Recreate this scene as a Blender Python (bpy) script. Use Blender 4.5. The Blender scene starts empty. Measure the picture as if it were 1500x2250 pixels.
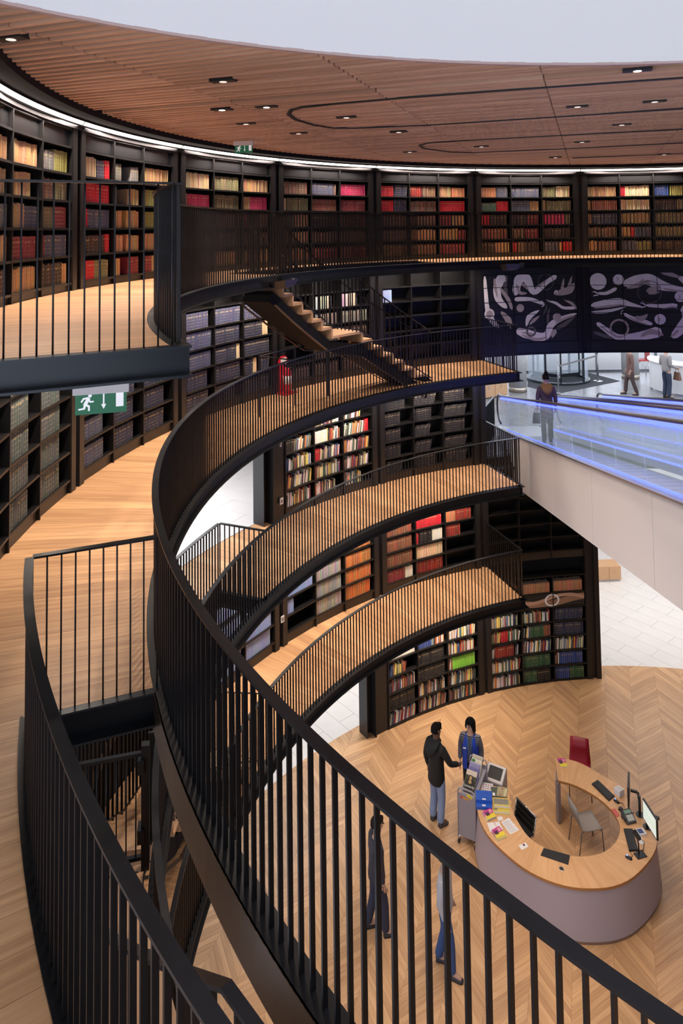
import bpy, bmesh, math, random
from mathutils import Vector, Matrix

# ------------------------------------------------------------------ scene, camera, world, light, exposure
sc = bpy.context.scene
COL = sc.collection
EYE = 11.10
CAM_F, CAM_ROLL, CAM_PITCH = 1577.0, 0.0131, 0.0518       # focal length in px of a 1500 px wide frame
cam_data = bpy.data.cameras.new('camera')
cam = bpy.data.objects.new('camera', cam_data); COL.objects.link(cam); sc.camera = cam
cam_data.sensor_fit = 'HORIZONTAL'; cam_data.sensor_width = 36.0
cam_data.lens = 36.0 * CAM_F / 1500.0
cam_data.shift_y = -(1125.0 - 423.2) / 1500.0
cam_data.clip_start = 0.05; cam_data.clip_end = 200
_c, _s, _ct, _st = math.cos(CAM_ROLL), math.sin(CAM_ROLL), math.cos(CAM_PITCH), math.sin(CAM_PITCH)
_dn = Vector((0, _st, -_ct)); _x = Vector((1, 0, 0))
_right = _c * _x + _s * _dn; _up = -(-_s * _x + _c * _dn); _fw = Vector((0, _ct, _st))
m = Matrix.Identity(4)
for i in range(3):
    m[i][0], m[i][1], m[i][2] = _right[i], _up[i], -_fw[i]
m[2][3] = EYE
cam.matrix_world = m

world = bpy.data.worlds.new('world'); sc.world = world; world.use_nodes = True
wb = world.node_tree.nodes['Background']
wb.inputs[0].default_value = (0.80, 0.86, 1.0, 1); wb.inputs[1].default_value = 1.6
sc.view_settings.view_transform = 'Standard'; sc.view_settings.look = 'None'
sc.view_settings.exposure = 0.7; sc.view_settings.gamma = 1.0
sc.view_settings.use_curve_mapping = False

def area_light(name, loc, size, power, color=(1, 1, 1), rot=(0, 0, 0), size_y=None, shape=None, spread=None):
    d = bpy.data.lights.new(name, 'AREA'); d.energy = power; d.color = color; d.size = size
    if size_y: d.shape = 'RECTANGLE'; d.size_y = size_y
    if shape: d.shape = shape
    if spread: d.spread = spread
    o = bpy.data.objects.new(name, d); o.location = loc; o.rotation_euler = rot; COL.objects.link(o)
    return o

# rotunda plan: one circle, everything is set out from its centre
CX, CY = 6.484, 8.301
RR, RW, RH = 8.363, 9.946, 9.245        # gallery rail, bookcase front, outer edge of the stair openings
G0, L1, L2, L3, L4 = 0.0, 2.934, 5.373, 7.866, 10.374
BAY = 360.0 / 22.0
A = [108.75 + BAY * (k - 1) for k in range(-2, 8)]   # A[k+2]: azimuth of pillar k
def PA(k): return 108.75 + BAY * (k - 1)
CEIL = EYE + 1.55
R_ = math.radians
OCX, OCY, OCR = 2.53, 0.19, 6.62        # round opening in the ceiling

# large lights: the skylight over the round opening, lamps of the halls around the rotunda
area_light('skylight', (OCX, OCY, CEIL + 6.5), 11.0, 160, (0.97, 0.975, 1.0), shape='DISK')
# ------------------------------------------------------------------ helpers
def srgb(h):
    h = h.lstrip('#'); v = [int(h[i:i + 2], 16) / 255 for i in (0, 2, 4)]
    return tuple(c / 12.92 if c <= 0.04045 else ((c + 0.055) / 1.055) ** 2.4 for c in v)
MATS = {}
def mat(name, color, rough=0.5, metal=0.0, emit=None, estr=0.0, noise=None, bump=0.0, alpha=None, trans=0.0, spec=None):
    if name in MATS: return MATS[name]
    if isinstance(color, str): color = srgb(color)
    m = bpy.data.materials.new(name); m.use_nodes = True; MATS[name] = m
    nt = m.node_tree; b = nt.nodes['Principled BSDF']
    b.inputs['Base Color'].default_value = (*color, 1); b.inputs['Roughness'].default_value = rough
    b.inputs['Metallic'].default_value = metal
    if spec is not None: b.inputs['Specular IOR Level'].default_value = spec
    if trans: b.inputs['Transmission Weight'].default_value = trans
    if emit:
        if isinstance(emit, str): emit = srgb(emit)
        b.inputs['Emission Color'].default_value = (*emit, 1); b.inputs['Emission Strength'].default_value = estr
    if alpha is not None: b.inputs['Alpha'].default_value = alpha
    if noise:
        scale, amt = noise
        tc = nt.nodes.new('ShaderNodeTexCoord'); n = nt.nodes.new('ShaderNodeTexNoise')
        n.inputs['Scale'].default_value = scale; n.inputs['Detail'].default_value = 4
        nt.links.new(tc.outputs['Object'], n.inputs['Vector'])
        mx = nt.nodes.new('ShaderNodeMix'); mx.data_type = 'RGBA'
        mx.inputs[6].default_value = (*[max(0, c * (1 - amt)) for c in color], 1)
        mx.inputs[7].default_value = (*[min(1, c * (1 + amt)) for c in color], 1)
        nt.links.new(n.outputs['Fac'], mx.inputs[0]); nt.links.new(mx.outputs[2], b.inputs['Base Color'])
        rm = nt.nodes.new('ShaderNodeMapRange'); rm.inputs[3].default_value = max(0, rough - .12); rm.inputs[4].default_value = min(1, rough + .12)
        nt.links.new(n.outputs['Fac'], rm.inputs[0]); nt.links.new(rm.outputs[0], b.inputs['Roughness'])
        if bump:
            bp = nt.nodes.new('ShaderNodeBump'); bp.inputs['Strength'].default_value = bump; bp.inputs['Distance'].default_value = 0.01
            nt.links.new(n.outputs['Fac'], bp.inputs['Height']); nt.links.new(bp.outputs[0], b.inputs['Normal'])
    return m

def wood_mat(name, light, dark, rnd='object', stretch=(1.2, 22, 22), rough=0.42, grain=0.55):
    """planks: tone per plank, grain along local x of the 'loc' attribute"""
    if name in MATS: return MATS[name]
    m = bpy.data.materials.new(name); m.use_nodes = True; MATS[name] = m
    nt = m.node_tree; N = nt.nodes; K = nt.links; b = N['Principled BSDF']; b.inputs['Roughness'].default_value = rough
    at = N.new('ShaderNodeAttribute'); at.attribute_name = 'loc'
    if rnd == 'object':
        oi = N.new('ShaderNodeObjectInfo'); rv = oi.outputs['Random']
    else:
        ra = N.new('ShaderNodeAttribute'); ra.attribute_name = 'rnd'; rv = ra.outputs['Fac']
    off = N.new('ShaderNodeVectorMath'); off.operation = 'MULTIPLY_ADD'
    cm = N.new('ShaderNodeCombineXYZ'); K.new(rv, cm.inputs[0]); K.new(rv, cm.inputs[1]); K.new(rv, cm.inputs[2])
    off.inputs[1].default_value = (37, 91, 53); K.new(cm.outputs[0], off.inputs[0]); K.new(at.outputs['Vector'], off.inputs[2])
    mp = N.new('ShaderNodeMapping'); mp.inputs['Scale'].default_value = stretch; K.new(off.outputs[0], mp.inputs['Vector'])
    n = N.new('ShaderNodeTexNoise'); n.inputs['Scale'].default_value = 1.0; n.inputs['Detail'].default_value = 5; n.inputs['Distortion'].default_value = 0.6
    K.new(mp.outputs[0], n.inputs['Vector'])
    cr = N.new('ShaderNodeValToRGB'); cr.color_ramp.elements[0].position = 0.33; cr.color_ramp.elements[1].position = 0.66
    K.new(n.outputs['Fac'], cr.inputs[0])
    ld = [srgb(light), srgb(dark)]
    mid = [l * (1 - grain) + d * grain for l, d in zip(*ld)]
    cr.color_ramp.elements[0].color = (*mid, 1); cr.color_ramp.elements[1].color = (*ld[0], 1)
    mx = N.new('ShaderNodeMix'); mx.data_type = 'RGBA'; mx.blend_type = 'MULTIPLY'; mx.inputs[0].default_value = 1.0
    c2 = N.new('ShaderNodeValToRGB'); c2.color_ramp.elements[0].color = (0.78, 0.74, 0.71, 1); c2.color_ramp.elements[1].color = (1.06, 1.06, 1.06, 1)
    K.new(rv, c2.inputs[0]); K.new(cr.outputs[0], mx.inputs[6]); K.new(c2.outputs[0], mx.inputs[7])
    K.new(mx.outputs[2], b.inputs['Base Color'])
    return m

def obj(name, me, parent=None, loc=None, rotz=None):
    o = bpy.data.objects.new(name, me); COL.objects.link(o)
    if parent is not None: o.parent = parent
    if loc is not None: o.location = loc
    if rotz is not None: o.rotation_euler = (0, 0, rotz)
    return o
def tag(o, label=None, cat=None, group=None, kind=None):
    if label: o['label'] = label
    if cat: o['category'] = cat
    if group: o['group'] = group
    if kind: o['kind'] = kind
    return o
def thing(name, label, cat, loc=(0, 0, 0), rotz=0.0, group=None):
    return tag(obj(name, None, None, loc, rotz), label, cat, group)
def structure(o, label=None): return tag(o, label, None, None, 'structure')

class MB:
    """collects faces; build() makes ONE mesh object"""
    def __init__(s): s.v = []; s.f = []; s.mi = []; s.sm = []; s.cur = 0; s.smooth = False
    def add(s, vs, fs):
        o = len(s.v); s.v += [tuple(p) for p in vs]
        for f in fs: s.f.append([i + o for i in f]); s.mi.append(s.cur); s.sm.append(s.smooth)
        return s
    def box(s, x0, x1, y0, y1, z0, z1):
        return s.add([(x0, y0, z0), (x1, y0, z0), (x1, y1, z0), (x0, y1, z0), (x0, y0, z1), (x1, y0, z1), (x1, y1, z1), (x0, y1, z1)],
                     [(3, 2, 1, 0), (4, 5, 6, 7), (0, 1, 5, 4), (1, 2, 6, 5), (2, 3, 7, 6), (3, 0, 4, 7)])
    def bar(s, p, q, w, h, up=(0, 0, 1)):
        """box beam from p to q, w wide sideways, h along up"""
        p, q = Vector(p), Vector(q); d = (q - p).normalized(); up = Vector(up)
        sd = d.cross(up)
        if sd.length < 1e-6: sd = d.cross(Vector((1, 0, 0)))
        sd.normalize(); u = sd.cross(d).normalized()
        c = [sd * a * w / 2 + u * b * h / 2 for a, b in ((-1, -1), (1, -1), (1, 1), (-1, 1))]
        return s.add([p + k for k in c] + [q + k for k in c], [(0, 1, 2, 3), (7, 6, 5, 4), (0, 4, 5, 1), (1, 5, 6, 2), (2, 6, 7, 3), (3, 7, 4, 0)])
    def tube(s, pts, r, n=8, closed=False):
        pts = [Vector(p) for p in pts]; rs = r if isinstance(r, (list, tuple)) else [r] * len(pts)
        base = len(s.v); pu = None; L = len(pts)
        for i, p in enumerate(pts):
            a = pts[i - 1] if (i > 0 or closed) else p; b = pts[(i + 1) % L] if (i < L - 1 or closed) else p
            d = (b - a).normalized()
            if pu is None: pu = d.orthogonal().normalized()
            u = (pu - d * pu.dot(d)); u = u.normalized() if u.length > 1e-6 else d.orthogonal().normalized(); pu = u
            w = d.cross(u)
            for k in range(n):
                t = 2 * math.pi * k / n; s.v.append(tuple(p + (u * math.cos(t) + w * math.sin(t)) * rs[i]))
        for i in range(L if closed else L - 1):
            j = (i + 1) % L
            for k in range(n):
                s.f.append([base + i * n + k, base + i * n + (k + 1) % n, base + j * n + (k + 1) % n, base + j * n + k]); s.mi.append(s.cur); s.sm.append(True)
        if not closed:
            s.f.append([base + k for k in range(n)][::-1]); s.mi.append(s.cur); s.sm.append(False)
            s.f.append([base + (L - 1) * n + k for k in range(n)]); s.mi.append(s.cur); s.sm.append(False)
        return s
    def ribbon(s, pts, sides, w, h):
        """rectangular section swept along pts; sides: unit side vectors; up is z-ish perpendicular"""
        base = len(s.v); L = len(pts)
        for i, (p, sd) in enumerate(zip(pts, sides)):
            p = Vector(p); sd = Vector(sd)
            d = (Vector(pts[min(i + 1, L - 1)]) - Vector(pts[max(i - 1, 0)])).normalized(); u = sd.cross(d)
            if u.z < 0: u = -u
            for a, b in ((-1, -1), (1, -1), (1, 1), (-1, 1)): s.v.append(tuple(p + sd * a * w / 2 + u * b * h / 2))
        for i in range(L - 1):
            for k in range(4):
                a = base + i * 4; s.f.append([a + k, a + (k + 1) % 4, a + 4 + (k + 1) % 4, a + 4 + k]); s.mi.append(s.cur); s.sm.append(False)
        s.f.append([base + k for k in (3, 2, 1, 0)]); s.f.append([base + (L - 1) * 4 + k for k in range(4)]); s.mi += [s.cur] * 2; s.sm += [False] * 2
        return s
    def sector(s, r0, r1, a0, a1, z0, z1, n=None, cx=CX, cy=CY):
        """curved block between two radii, two azimuths (deg) and two heights"""
        if n is None: n = max(1, int(abs(a1 - a0) / 2.0 + 0.5))
        base = len(s.v)
        for i in range(n + 1):
            a = R_(a0 + (a1 - a0) * i / n); c, q = math.cos(a), math.sin(a)
            s.v += [(cx + r0 * c, cy + r0 * q, z0), (cx + r1 * c, cy + r1 * q, z0), (cx + r1 * c, cy + r1 * q, z1), (cx + r0 * c, cy + r0 * q, z1)]
        for i in range(n):
            a = base + i * 4
            for k in range(4):
                s.f.append([a + k, a + (k + 1) % 4, a + 4 + (k + 1) % 4, a + 4 + k]); s.mi.append(s.cur); s.sm.append(False)
        s.f.append([base + k for k in (3, 2, 1, 0)]); s.f.append([base + n * 4 + k for k in range(4)]); s.mi += [s.cur] * 2; s.sm += [False] * 2
        return s
    def prism(s, poly, z0, z1):
        n = len(poly); vs = [(x, y, z0) for x, y in poly] + [(x, y, z1) for x, y in poly]
        return s.add(vs, [list(range(n))[::-1], list(range(n, 2 * n))] + [(i, (i + 1) % n, n + (i + 1) % n, n + i) for i in range(n)])
    def lathe(s, prof, n=16, c=(0, 0)):
        """prof: (r,z) list from bottom to top"""
        base = len(s.v)
        for r, z in prof:
            for k in range(n):
                t = 2 * math.pi * k / n; s.v.append((c[0] + r * math.cos(t), c[1] + r * math.sin(t), z))
        for i in range(len(prof) - 1):
            for k in range(n):
                s.f.append([base + i * n + k, base + i * n + (k + 1) % n, base + (i + 1) * n + (k + 1) % n, base + (i + 1) * n + k]); s.mi.append(s.cur); s.sm.append(True)
        s.f.append([base + k for k in range(n)][::-1]); s.f.append([base + (len(prof) - 1) * n + k for k in range(n)]); s.mi += [s.cur] * 2; s.sm += [False] * 2
        return s
    def mesh(s, name, mats, recalc=True):
        me = bpy.data.meshes.new(name); me.from_pydata(s.v, [], s.f)
        for m_ in (mats if isinstance(mats, (list, tuple)) else [mats]): me.materials.append(m_)
        me.polygons.foreach_set('material_index', s.mi); me.polygons.foreach_set('use_smooth', s.sm)
        if recalc:
            bm = bmesh.new(); bm.from_mesh(me); bmesh.ops.recalc_face_normals(bm, faces=bm.faces); bm.to_mesh(me); bm.free()
        me.update(); return me
    def build(s, name, mats, parent=None, loc=None, rotz=None, recalc=True):
        return obj(name, s.mesh(name, mats, recalc), parent, loc, rotz)

def set_loc(me, vals=None):
    """store plank-local coordinates for the wood grain"""
    a = me.attributes.new('loc', 'FLOAT_VECTOR', 'POINT')
    src = vals if vals is not None else [c for v in me.vertices for c in v.co]
    a.data.foreach_set('vector', src)

def pol(r, az, z=0.0): return Vector((CX + r * math.cos(R_(az)), CY + r * math.sin(R_(az)), z))
def rotpol(az): return R_(az - 90.0)      # local +y points outward, local +x to the right seen from the centre
def text_obj(name, body, size, m_, parent=None, matrix=None, extrude=0.0008, align='LEFT'):
    cu = bpy.data.curves.new(name, 'FONT'); cu.body = body; cu.size = size; cu.extrude = extrude; cu.align_x = align; cu.resolution_u = 2
    o = bpy.data.objects.new(name, cu); COL.objects.link(o)
    me = bpy.data.meshes.new_from_object(o.evaluated_get(bpy.context.evaluated_depsgraph_get()))
    bpy.data.objects.remove(o); me.materials.clear(); me.materials.append(m_)
    for p in me.polygons: p.material_index = 0
    t = obj(name, me, parent)
    if matrix is not None: t.matrix_local = matrix
    return t

STEEL = mat('black_steel', (0.010, 0.0095, 0.011), 0.42, 0.35, noise=(3.0, 0.35))
STEELR = mat('rail_steel', (0.020, 0.019, 0.021), 0.36, 0.55, noise=(6.0, 0.3))
SHELF = mat('shelf_steel', (0.011, 0.010, 0.010), 0.38, 0.25)
SOFFIT = mat('soffit_black', (0.012, 0.011, 0.012), 0.75, spec=0.12)
WHITE = mat('white_plaster', (0.80, 0.79, 0.79), 0.7)
OAK = wood_mat('oak_plank', '#e0b080', '#a87650', grain=.6)
OAKG = wood_mat('oak_chevron', '#d6ab7e', '#b08258', stretch=(1.5, 26, 26))
OAKGS = wood_mat('oak_chevron_joined', '#d6ab7e', '#b08258', rnd='attr', stretch=(1.5, 26, 26))
SLAT = wood_mat('ceiling_slat', '#dcb294', '#b2866a', stretch=(0.8, 14, 14), rough=0.55)
SLATS = wood_mat('ceiling_slat_joined', '#dcb294', '#b2866a', rnd='attr', stretch=(0.8, 14, 14), rough=0.55)
# ------------------------------------------------------------------ structure: floors, walls, ceiling
def clip_convex(poly, clip):
    out = poly
    n = len(clip)
    for i in range(n):
        ax, ay = clip[i]; bx, by = clip[(i + 1) % n]
        def side(p): return (bx - ax) * (p[1] - ay) - (by - ay) * (p[0] - ax)
        res = []
        for j in range(len(out)):
            p, q = out[j], out[(j + 1) % len(out)]; sp, sq = side(p), side(q)
            if sp >= 0: res.append(p)
            if (sp >= 0) != (sq >= 0):
                t = sp / (sp - sq); res.append((p[0] + (q[0] - p[0]) * t, p[1] + (q[1] - p[1]) * t))
        out = res
        if len(out) < 3: return []
    return out
def project(p):
    """where a point falls in the photograph; only used to rank planks by how large they show"""
    d = Vector(p) - Vector((0, 0, EYE)); z = d.dot(_fw)
    return (750 + CAM_F * d.dot(_right) / z, 423.2 - CAM_F * d.dot(_up) / z, z)

# ---- ground floor: dark sub-floor, chevron boards
FR = 10.46
b = MB(); b.sector(0.0, FR, 0, 360, -0.30, -0.016, 72)
floor_g = structure(b.build('floor', mat('subfloor', (0.03, 0.02, 0.015), 0.8)), 'oak chevron floor at the foot of the rotunda')
UA = R_(71.0); ux, uy = math.cos(UA), math.sin(UA); vx, vy = uy, -ux     # u along the chevron rows, v across them
CW, PITCH, SLOPE = 0.587, 0.122, math.tan(R_(48.0))
circle = [(CX + FR * math.cos(2 * math.pi * i / 144), CY + FR * math.sin(2 * math.pi * i / 144)) for i in range(144)]
cu, cv = CX * ux + CY * uy, CX * vx + CY * vy
rng = random.Random(5)
planks = []
v_lo = 0.02 + CW * math.floor((cv - FR - 0.02) / CW)
ncol = int(2 * FR / CW) + 3
for c in range(ncol):
    va = v_lo + c * CW; up = int(round((va - 0.02) / CW)) % 2 != 0
    s_ = SLOPE if up else -SLOPE
    g = 0.0012
    u0 = cu - FR - 1.2
    for k in range(int((2 * FR + 2.4) / PITCH)):
        ua = u0 + k * PITCH
        um, vm = ua + PITCH / 2 + s_ * CW / 2, va + CW / 2
        if math.hypot(um - cu, vm - cv) > FR + 0.5: continue
        q = [(ua + g, va + g), (ua + PITCH - g, va + g), (ua + PITCH - g + s_ * (CW - 2 * g), va + CW - g), (ua + g + s_ * (CW - 2 * g), va + CW - g)]
        w = [(p[0] * ux + p[1] * vx, p[0] * uy + p[1] * vy) for p in q]
        full = math.hypot(um - cu, vm - cv) < FR - 0.5
        if not full:
            if (w[1][0] - w[0][0]) * (w[2][1] - w[0][1]) - (w[1][1] - w[0][1]) * (w[2][0] - w[0][0]) < 0: w = w[::-1]
            w = clip_convex(w, circle)
            if len(w) < 3: continue
        xm, ym = um * ux + vm * vx, um * uy + vm * vy
        px, py, d = project((xm, ym, 0)) if ym > 3 else (0, 0, 99)
        vis = ym > 3 and 430 < px < 1500 and 1450 < py < 2250 and full and math.hypot(um - cu, vm - cv) < 9.6
        planks.append((d if vis else 1e3 + d, w, up, (xm, ym), full, rng.random()))
planks.sort(key=lambda p: p[0])
mesh_up = {}
def plank_mesh(w, up, c):
    key = up
    if key not in mesh_up:
        b = MB(); b.prism([(x - c[0], y - c[1]) for x, y in w], -0.014, 0.0); me = b.mesh('plank', OAKG)
        dx, dy = w[3][0] - w[0][0], w[3][1] - w[0][1]; L_ = math.hypot(dx, dy); dx /= L_; dy /= L_
        set_loc(me, [k for v in me.vertices for k in (v.co.x * dx + v.co.y * dy, -v.co.x * dy + v.co.y * dx, v.co.z)])
        mesh_up[key] = me
    return mesh_up[key]
for d, w, up, c, full, r in planks[:300]:
    obj('plank', plank_mesh(w, up, c), floor_g, (c[0], c[1], 0))
b = MB(); locs = []; rnds = []
for d, w, up, c, full, r in planks[300:]:
    b.prism(w, -0.014, 0.0)
    s_ = SLOPE if up else -SLOPE
    dx, dy = s_ * ux + vx, s_ * uy + vy; L_ = math.hypot(dx, dy); dx /= L_; dy /= L_
    for z in (0, 1):
        for x, y in w: locs += [(x - c[0]) * dx + (y - c[1]) * dy, -(x - c[0]) * dy + (y - c[1]) * dx, 0.0]; rnds.append(r)
me = b.mesh('planks_beyond', OAKGS); set_loc(me, locs)
a_ = me.attributes.new('rnd', 'FLOAT', 'POINT'); a_.data.foreach_set('value', rnds)
tag(obj('planks_beyond', me, floor_g), kind='stuff')

# ---- pale stone floors outside the rotunda, laid as long tiles
TILE = mat('pale_stone', (0.74, 0.71, 0.69), 0.35, noise=(2.5, 0.06))
TILE2 = mat('grey_stone', (0.20, 0.20, 0.21), 0.28, noise=(1.5, 0.25))
def az_of(x, y): return math.degrees(math.atan2(y - CY, x - CX)) % 360
def tile_floor(name, label, z, x0, x1, y0, y1, ang, tw, tl, m_, keep, cap=300, rin=None, slab=None):
    s = MB()
    if slab: s.sector(slab[0], slab[1], slab[2], slab[3], z - 0.30, z - 0.02)
    else: s.box(x0, x1, y0, y1, z - 0.30, z - 0.02)
    fl = structure(s.build(name, mat('grout', (0.35, 0.34, 0.33), 0.9)), label)
    ca, sa = math.cos(R_(ang)), math.sin(R_(ang)); cells = []
    xm, ym = (x0 + x1) / 2, (y0 + y1) / 2; ext = math.hypot(x1 - x0, y1 - y0) / 2
    rect = [(x0, y0), (x1, y0), (x1, y1), (x0, y1)]
    for i in range(int(2 * ext / tw) + 1):
        for j in range(int(2 * ext / tl) + 2):
            a0, b0 = -ext + i * tw, -ext + j * tl + (i % 2) * tl / 2
            q = [(a0, b0), (a0 + tw - .006, b0), (a0 + tw - .006, b0 + tl - .006), (a0, b0 + tl - .006)]
            w = [(xm + p[0] * ca - p[1] * sa, ym + p[0] * sa + p[1] * ca) for p in q]
            c = (sum(p[0] for p in w) / 4, sum(p[1] for p in w) / 4)
            if not (x0 - tl < c[0] < x1 + tl and y0 - tl < c[1] < y1 + tl): continue
            inside = all(x0 <= p[0] <= x1 and y0 <= p[1] <= y1 for p in w)
            if not inside:
                w = clip_convex(w, rect)
                if len(w) < 3: continue
            if rin:
                rc = math.hypot(c[0] - CX, c[1] - CY)
                if rc < rin - tl: continue
                if min(math.hypot(p[0] - CX, p[1] - CY) for p in w) < rin:
                    inside = False; dx, dy = (c[0] - CX) / rc, (c[1] - CY) / rc; ax, ay = CX + dx * rin, CY + dy * rin
                    w = clip_convex(w, [(ax - dy * 30, ay + dx * 30), (ax + dy * 30, ay - dx * 30), (ax + dy * 30 + dx * 60, ay - dx * 30 + dy * 60), (ax - dy * 30 + dx * 60, ay + dx * 30 + dy * 60)][::1])
                    if len(w) < 3: continue
            if slab and not (slab[2] - 4 < az_of(*c) < slab[3] + 4): continue
            cells.append((0 if (keep(*c) and inside) else 1, w, c))
    cells.sort(key=lambda t: t[0]); base = None; n = 0; rest = MB()
    for f, w, c in cells:
        if f == 0 and n < cap:
            if base is None:
                t = MB(); t.prism([(x - c[0], y - c[1]) for x, y in w], -0.02, 0.0); base = t.mesh('floor_tile', m_)
            obj('floor_tile', base, fl, (c[0], c[1], z)); n += 1
        else: rest.prism(w, z - 0.02, z)
    if rest.f: tag(rest.build('floor_tiles_beyond', m_, fl), kind='stuff')
    return fl
def az_of(x, y): return math.degrees(math.atan2(y - CY, x - CX)) % 360
def keep_g(x, y):
    r = math.hypot(x - CX, y - CY); a = az_of(x, y)
    return 10.3 < r < 14.5 and (118 < a < 146 or 72 < a < 96)
tile_floor('floor', 'pale stone floor beyond the foot of the rotunda', -0.004, -9, 20, 12.5, 27.5, 40, 0.45, 1.35, TILE, keep_g, rin=10.44)

# ---- hall slabs at entrance level (also the ceiling of the hall below)
def keep_l(x, y):
    r = math.hypot(x - CX, y - CY); return 10.2 < r < 16 and 138 < az_of(x, y) < 172
def ring_slab(name, label, r0, r1, a0, a1, z0, z1, m_):
    s = MB(); s.sector(r0, r1, a0, a1, z0, z1); return structure(s.build(name, m_), label)
ring_slab('floor', 'slab edge of the entrance level', 10.32, 10.9, 56, 125, L2 - 0.42, L2 - 0.005, STEEL)
tile_floor('floor', 'grey stone floor of the entrance hall', L2, 3.0, 24, 17.5, 28.7, 20, 0.9, 1.8, TILE2, lambda x, y: True, rin=10.45, slab=(10.45, 26, 40, 108.4))
LX = CX - 10.32
tile_floor('floor', 'bright pale stone floor behind the open bays', L2 - 0.001, -14, 2.8, 10.0, 24, 58, 0.5, 1.5, TILE, keep_l, rin=10.26, slab=(10.36, 24, 112, 200))
b = MB(); b.sector(10.36, 24, 30, 109.3, L3 + 0.10, L3 + 0.3); b.sector(10.36, 22, 108.9, 208, L3 - 0.32, L3 - 0.02)
structure(b.build('ceiling', WHITE), 'white ceiling of the halls around the rotunda')
b = MB(); b.box(-16, 26, 28.6, 28.7, -0.3, L2-0.31); structure(b.build('wall_back_lower', WHITE), 'white wall at the far end of the lower hall')
b = MB(); b.box(-16, -15.9, 3, 28.6, -0.3, L3); structure(b.build('wall_left', WHITE), 'white wall of the hall on the left')
b = MB(); b.box(-16, 3.0, 24.0, 24.1, L2, L3); structure(b.build('wall_partition', WHITE), 'white partition behind the bookcases')

# hall lamps
area_light('hall_lamp_entrance', (10, 24, L3 + 0.06), 12, 420, (0.86, 0.92, 1.0), size_y=8)
area_light('hall_lamp_left', (-5.6, 13.5, L3 - 0.36), 6, 260, (0.95, 0.96, 1.0), size_y=6)
area_light('hall_lamp_lower', (-0.5, 19.0, L2 - 0.45), 4, 200, (1.0, 0.95, 0.9), size_y=4)
area_light('hall_lamp_lower', (9.5, 21.5, L2 - 0.45), 7, 200, (1.0, 0.95, 0.9), size_y=4)

# ---- rotunda back walls behind the bookcases
def drum_wall(name, label, a0, a1, z0, z1, m_=SOFFIT, r0=10.26, r1=10.32):
    s = MB(); s.sector(r0, r1, a0, a1, z0, z1); return structure(s.build(name, m_), label)
drum_wall('wall_upper', 'black back wall of the top gallery', 60, 206.5, L4 - 0.15, CEIL)
drum_wall('wall_gallery', 'black back wall of the second gallery down', 108.75, 206.5, L3 - 0.15, L4 - 0.15)
drum_wall('wall_entrance_level', 'black back wall beside the entrance', 108.75, 141.5, L2 - 0.15, L3 - 0.15)
drum_wall('wall_first_gallery', 'black back wall of the lowest gallery', 92.4, 206.5, L1 - 0.15, L2 - 0.15)
drum_wall('wall_ground', 'black back wall of the ground floor bookcases', 92.4, 125.1, 0.0, L1 - 0.15)
drum_wall('wall_right', 'dark wall on the far right of the rotunda', -110, 58, 0.0, CEIL)

# ---- ceiling: black void above, timber slats, round opening with a white drum
EA = R_(-19.0); ex, ey = math.cos(EA), math.sin(EA); nx, ny = -ey, ex
RC = 9.66
b = MB()
ring = 96
vs = []
for i in range(ring):
    t = 2 * math.pi * i / ring
    vs.append((OCX + OCR * math.cos(t), OCY + OCR * math.sin(t), CEIL + 0.14))
for i in range(ring):
    t = 2 * math.pi * i / ring
    vs.append((CX + 24 * math.cos(t), CY + 24 * math.sin(t), CEIL + 0.14))
b.add(vs, [(i, (i + 1) % ring, ring + (i + 1) % ring, ring + i) for i in range(ring)])
ceil_o = structure(b.build('ceiling', mat('ceiling_void', (0.02, 0.014, 0.011), 0.9), recalc=False), 'timber slatted ceiling around the round opening')
SP, SEG = 0.1411, 1.825
segs = []
ce, cn = CX * ex + CY * ey, CX * nx + CY * ny; oe, on = OCX * ex + OCY * ey, OCX * nx + OCY * ny
SWD, SH = 0.058, 0.10
k0 = int((cn - RC) / SP)
for k in range(k0, int((cn + RC) / SP) + 1):
    n0 = k * SP
    for sgi in range(-8, 14):
        ea, eb = -4.06 + sgi * SEG + 0.008, -4.06 + (sgi + 1) * SEG - 0.008
        ends = []
        for nn in (n0 - SWD / 2, n0 + SWD / 2):
            dw = RC * RC - (nn - cn) ** 2
            if dw <= 0: ends = None; break
            lo, hi = ce - math.sqrt(dw), ce + math.sqrt(dw); a1, b1 = max(ea, lo), min(eb, hi)
            do = OCR * OCR - (nn - on) ** 2
            pieces = [(a1, b1)]
            if do > 0:
                ol, oh = oe - math.sqrt(do), oe + math.sqrt(do)
                pieces = [(a1, min(b1, ol)), (max(a1, oh), b1)]
            ends.append([p if p[1] - p[0] > 0.03 else None for p in pieces])
        if not ends or len(ends[0]) != len(ends[1]): continue
        for p, q in zip(*ends):
            if p and q: segs.append((n0, p, q))
def in_view(s):
    n0, p, q = s; em = (p[0] + p[1]) / 2; x, y = em * ex + n0 * nx, em * ey + n0 * ny
    if y < 2.0: return 1e3
    px, py, d = project((x, y, CEIL)); return d if (-60 < px < 1560 and -30 < py < 400) else 1e3 + d
segs.sort(key=in_view)
def slat_pts(s):
    n0, p, q = s; out = []
    for z in (CEIL, CEIL + SH):
        for (e_, n_) in ((p[0], n0 - SWD / 2), (p[1], n0 - SWD / 2), (q[1], n0 + SWD / 2), (q[0], n0 + SWD / 2)):
            out.append((e_, n_, z))
    return out
FB = [(3, 2, 1, 0), (4, 5, 6, 7), (0, 1, 5, 4), (1, 2, 6, 5), (2, 3, 7, 6), (3, 0, 4, 7)]
cache = {}
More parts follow.
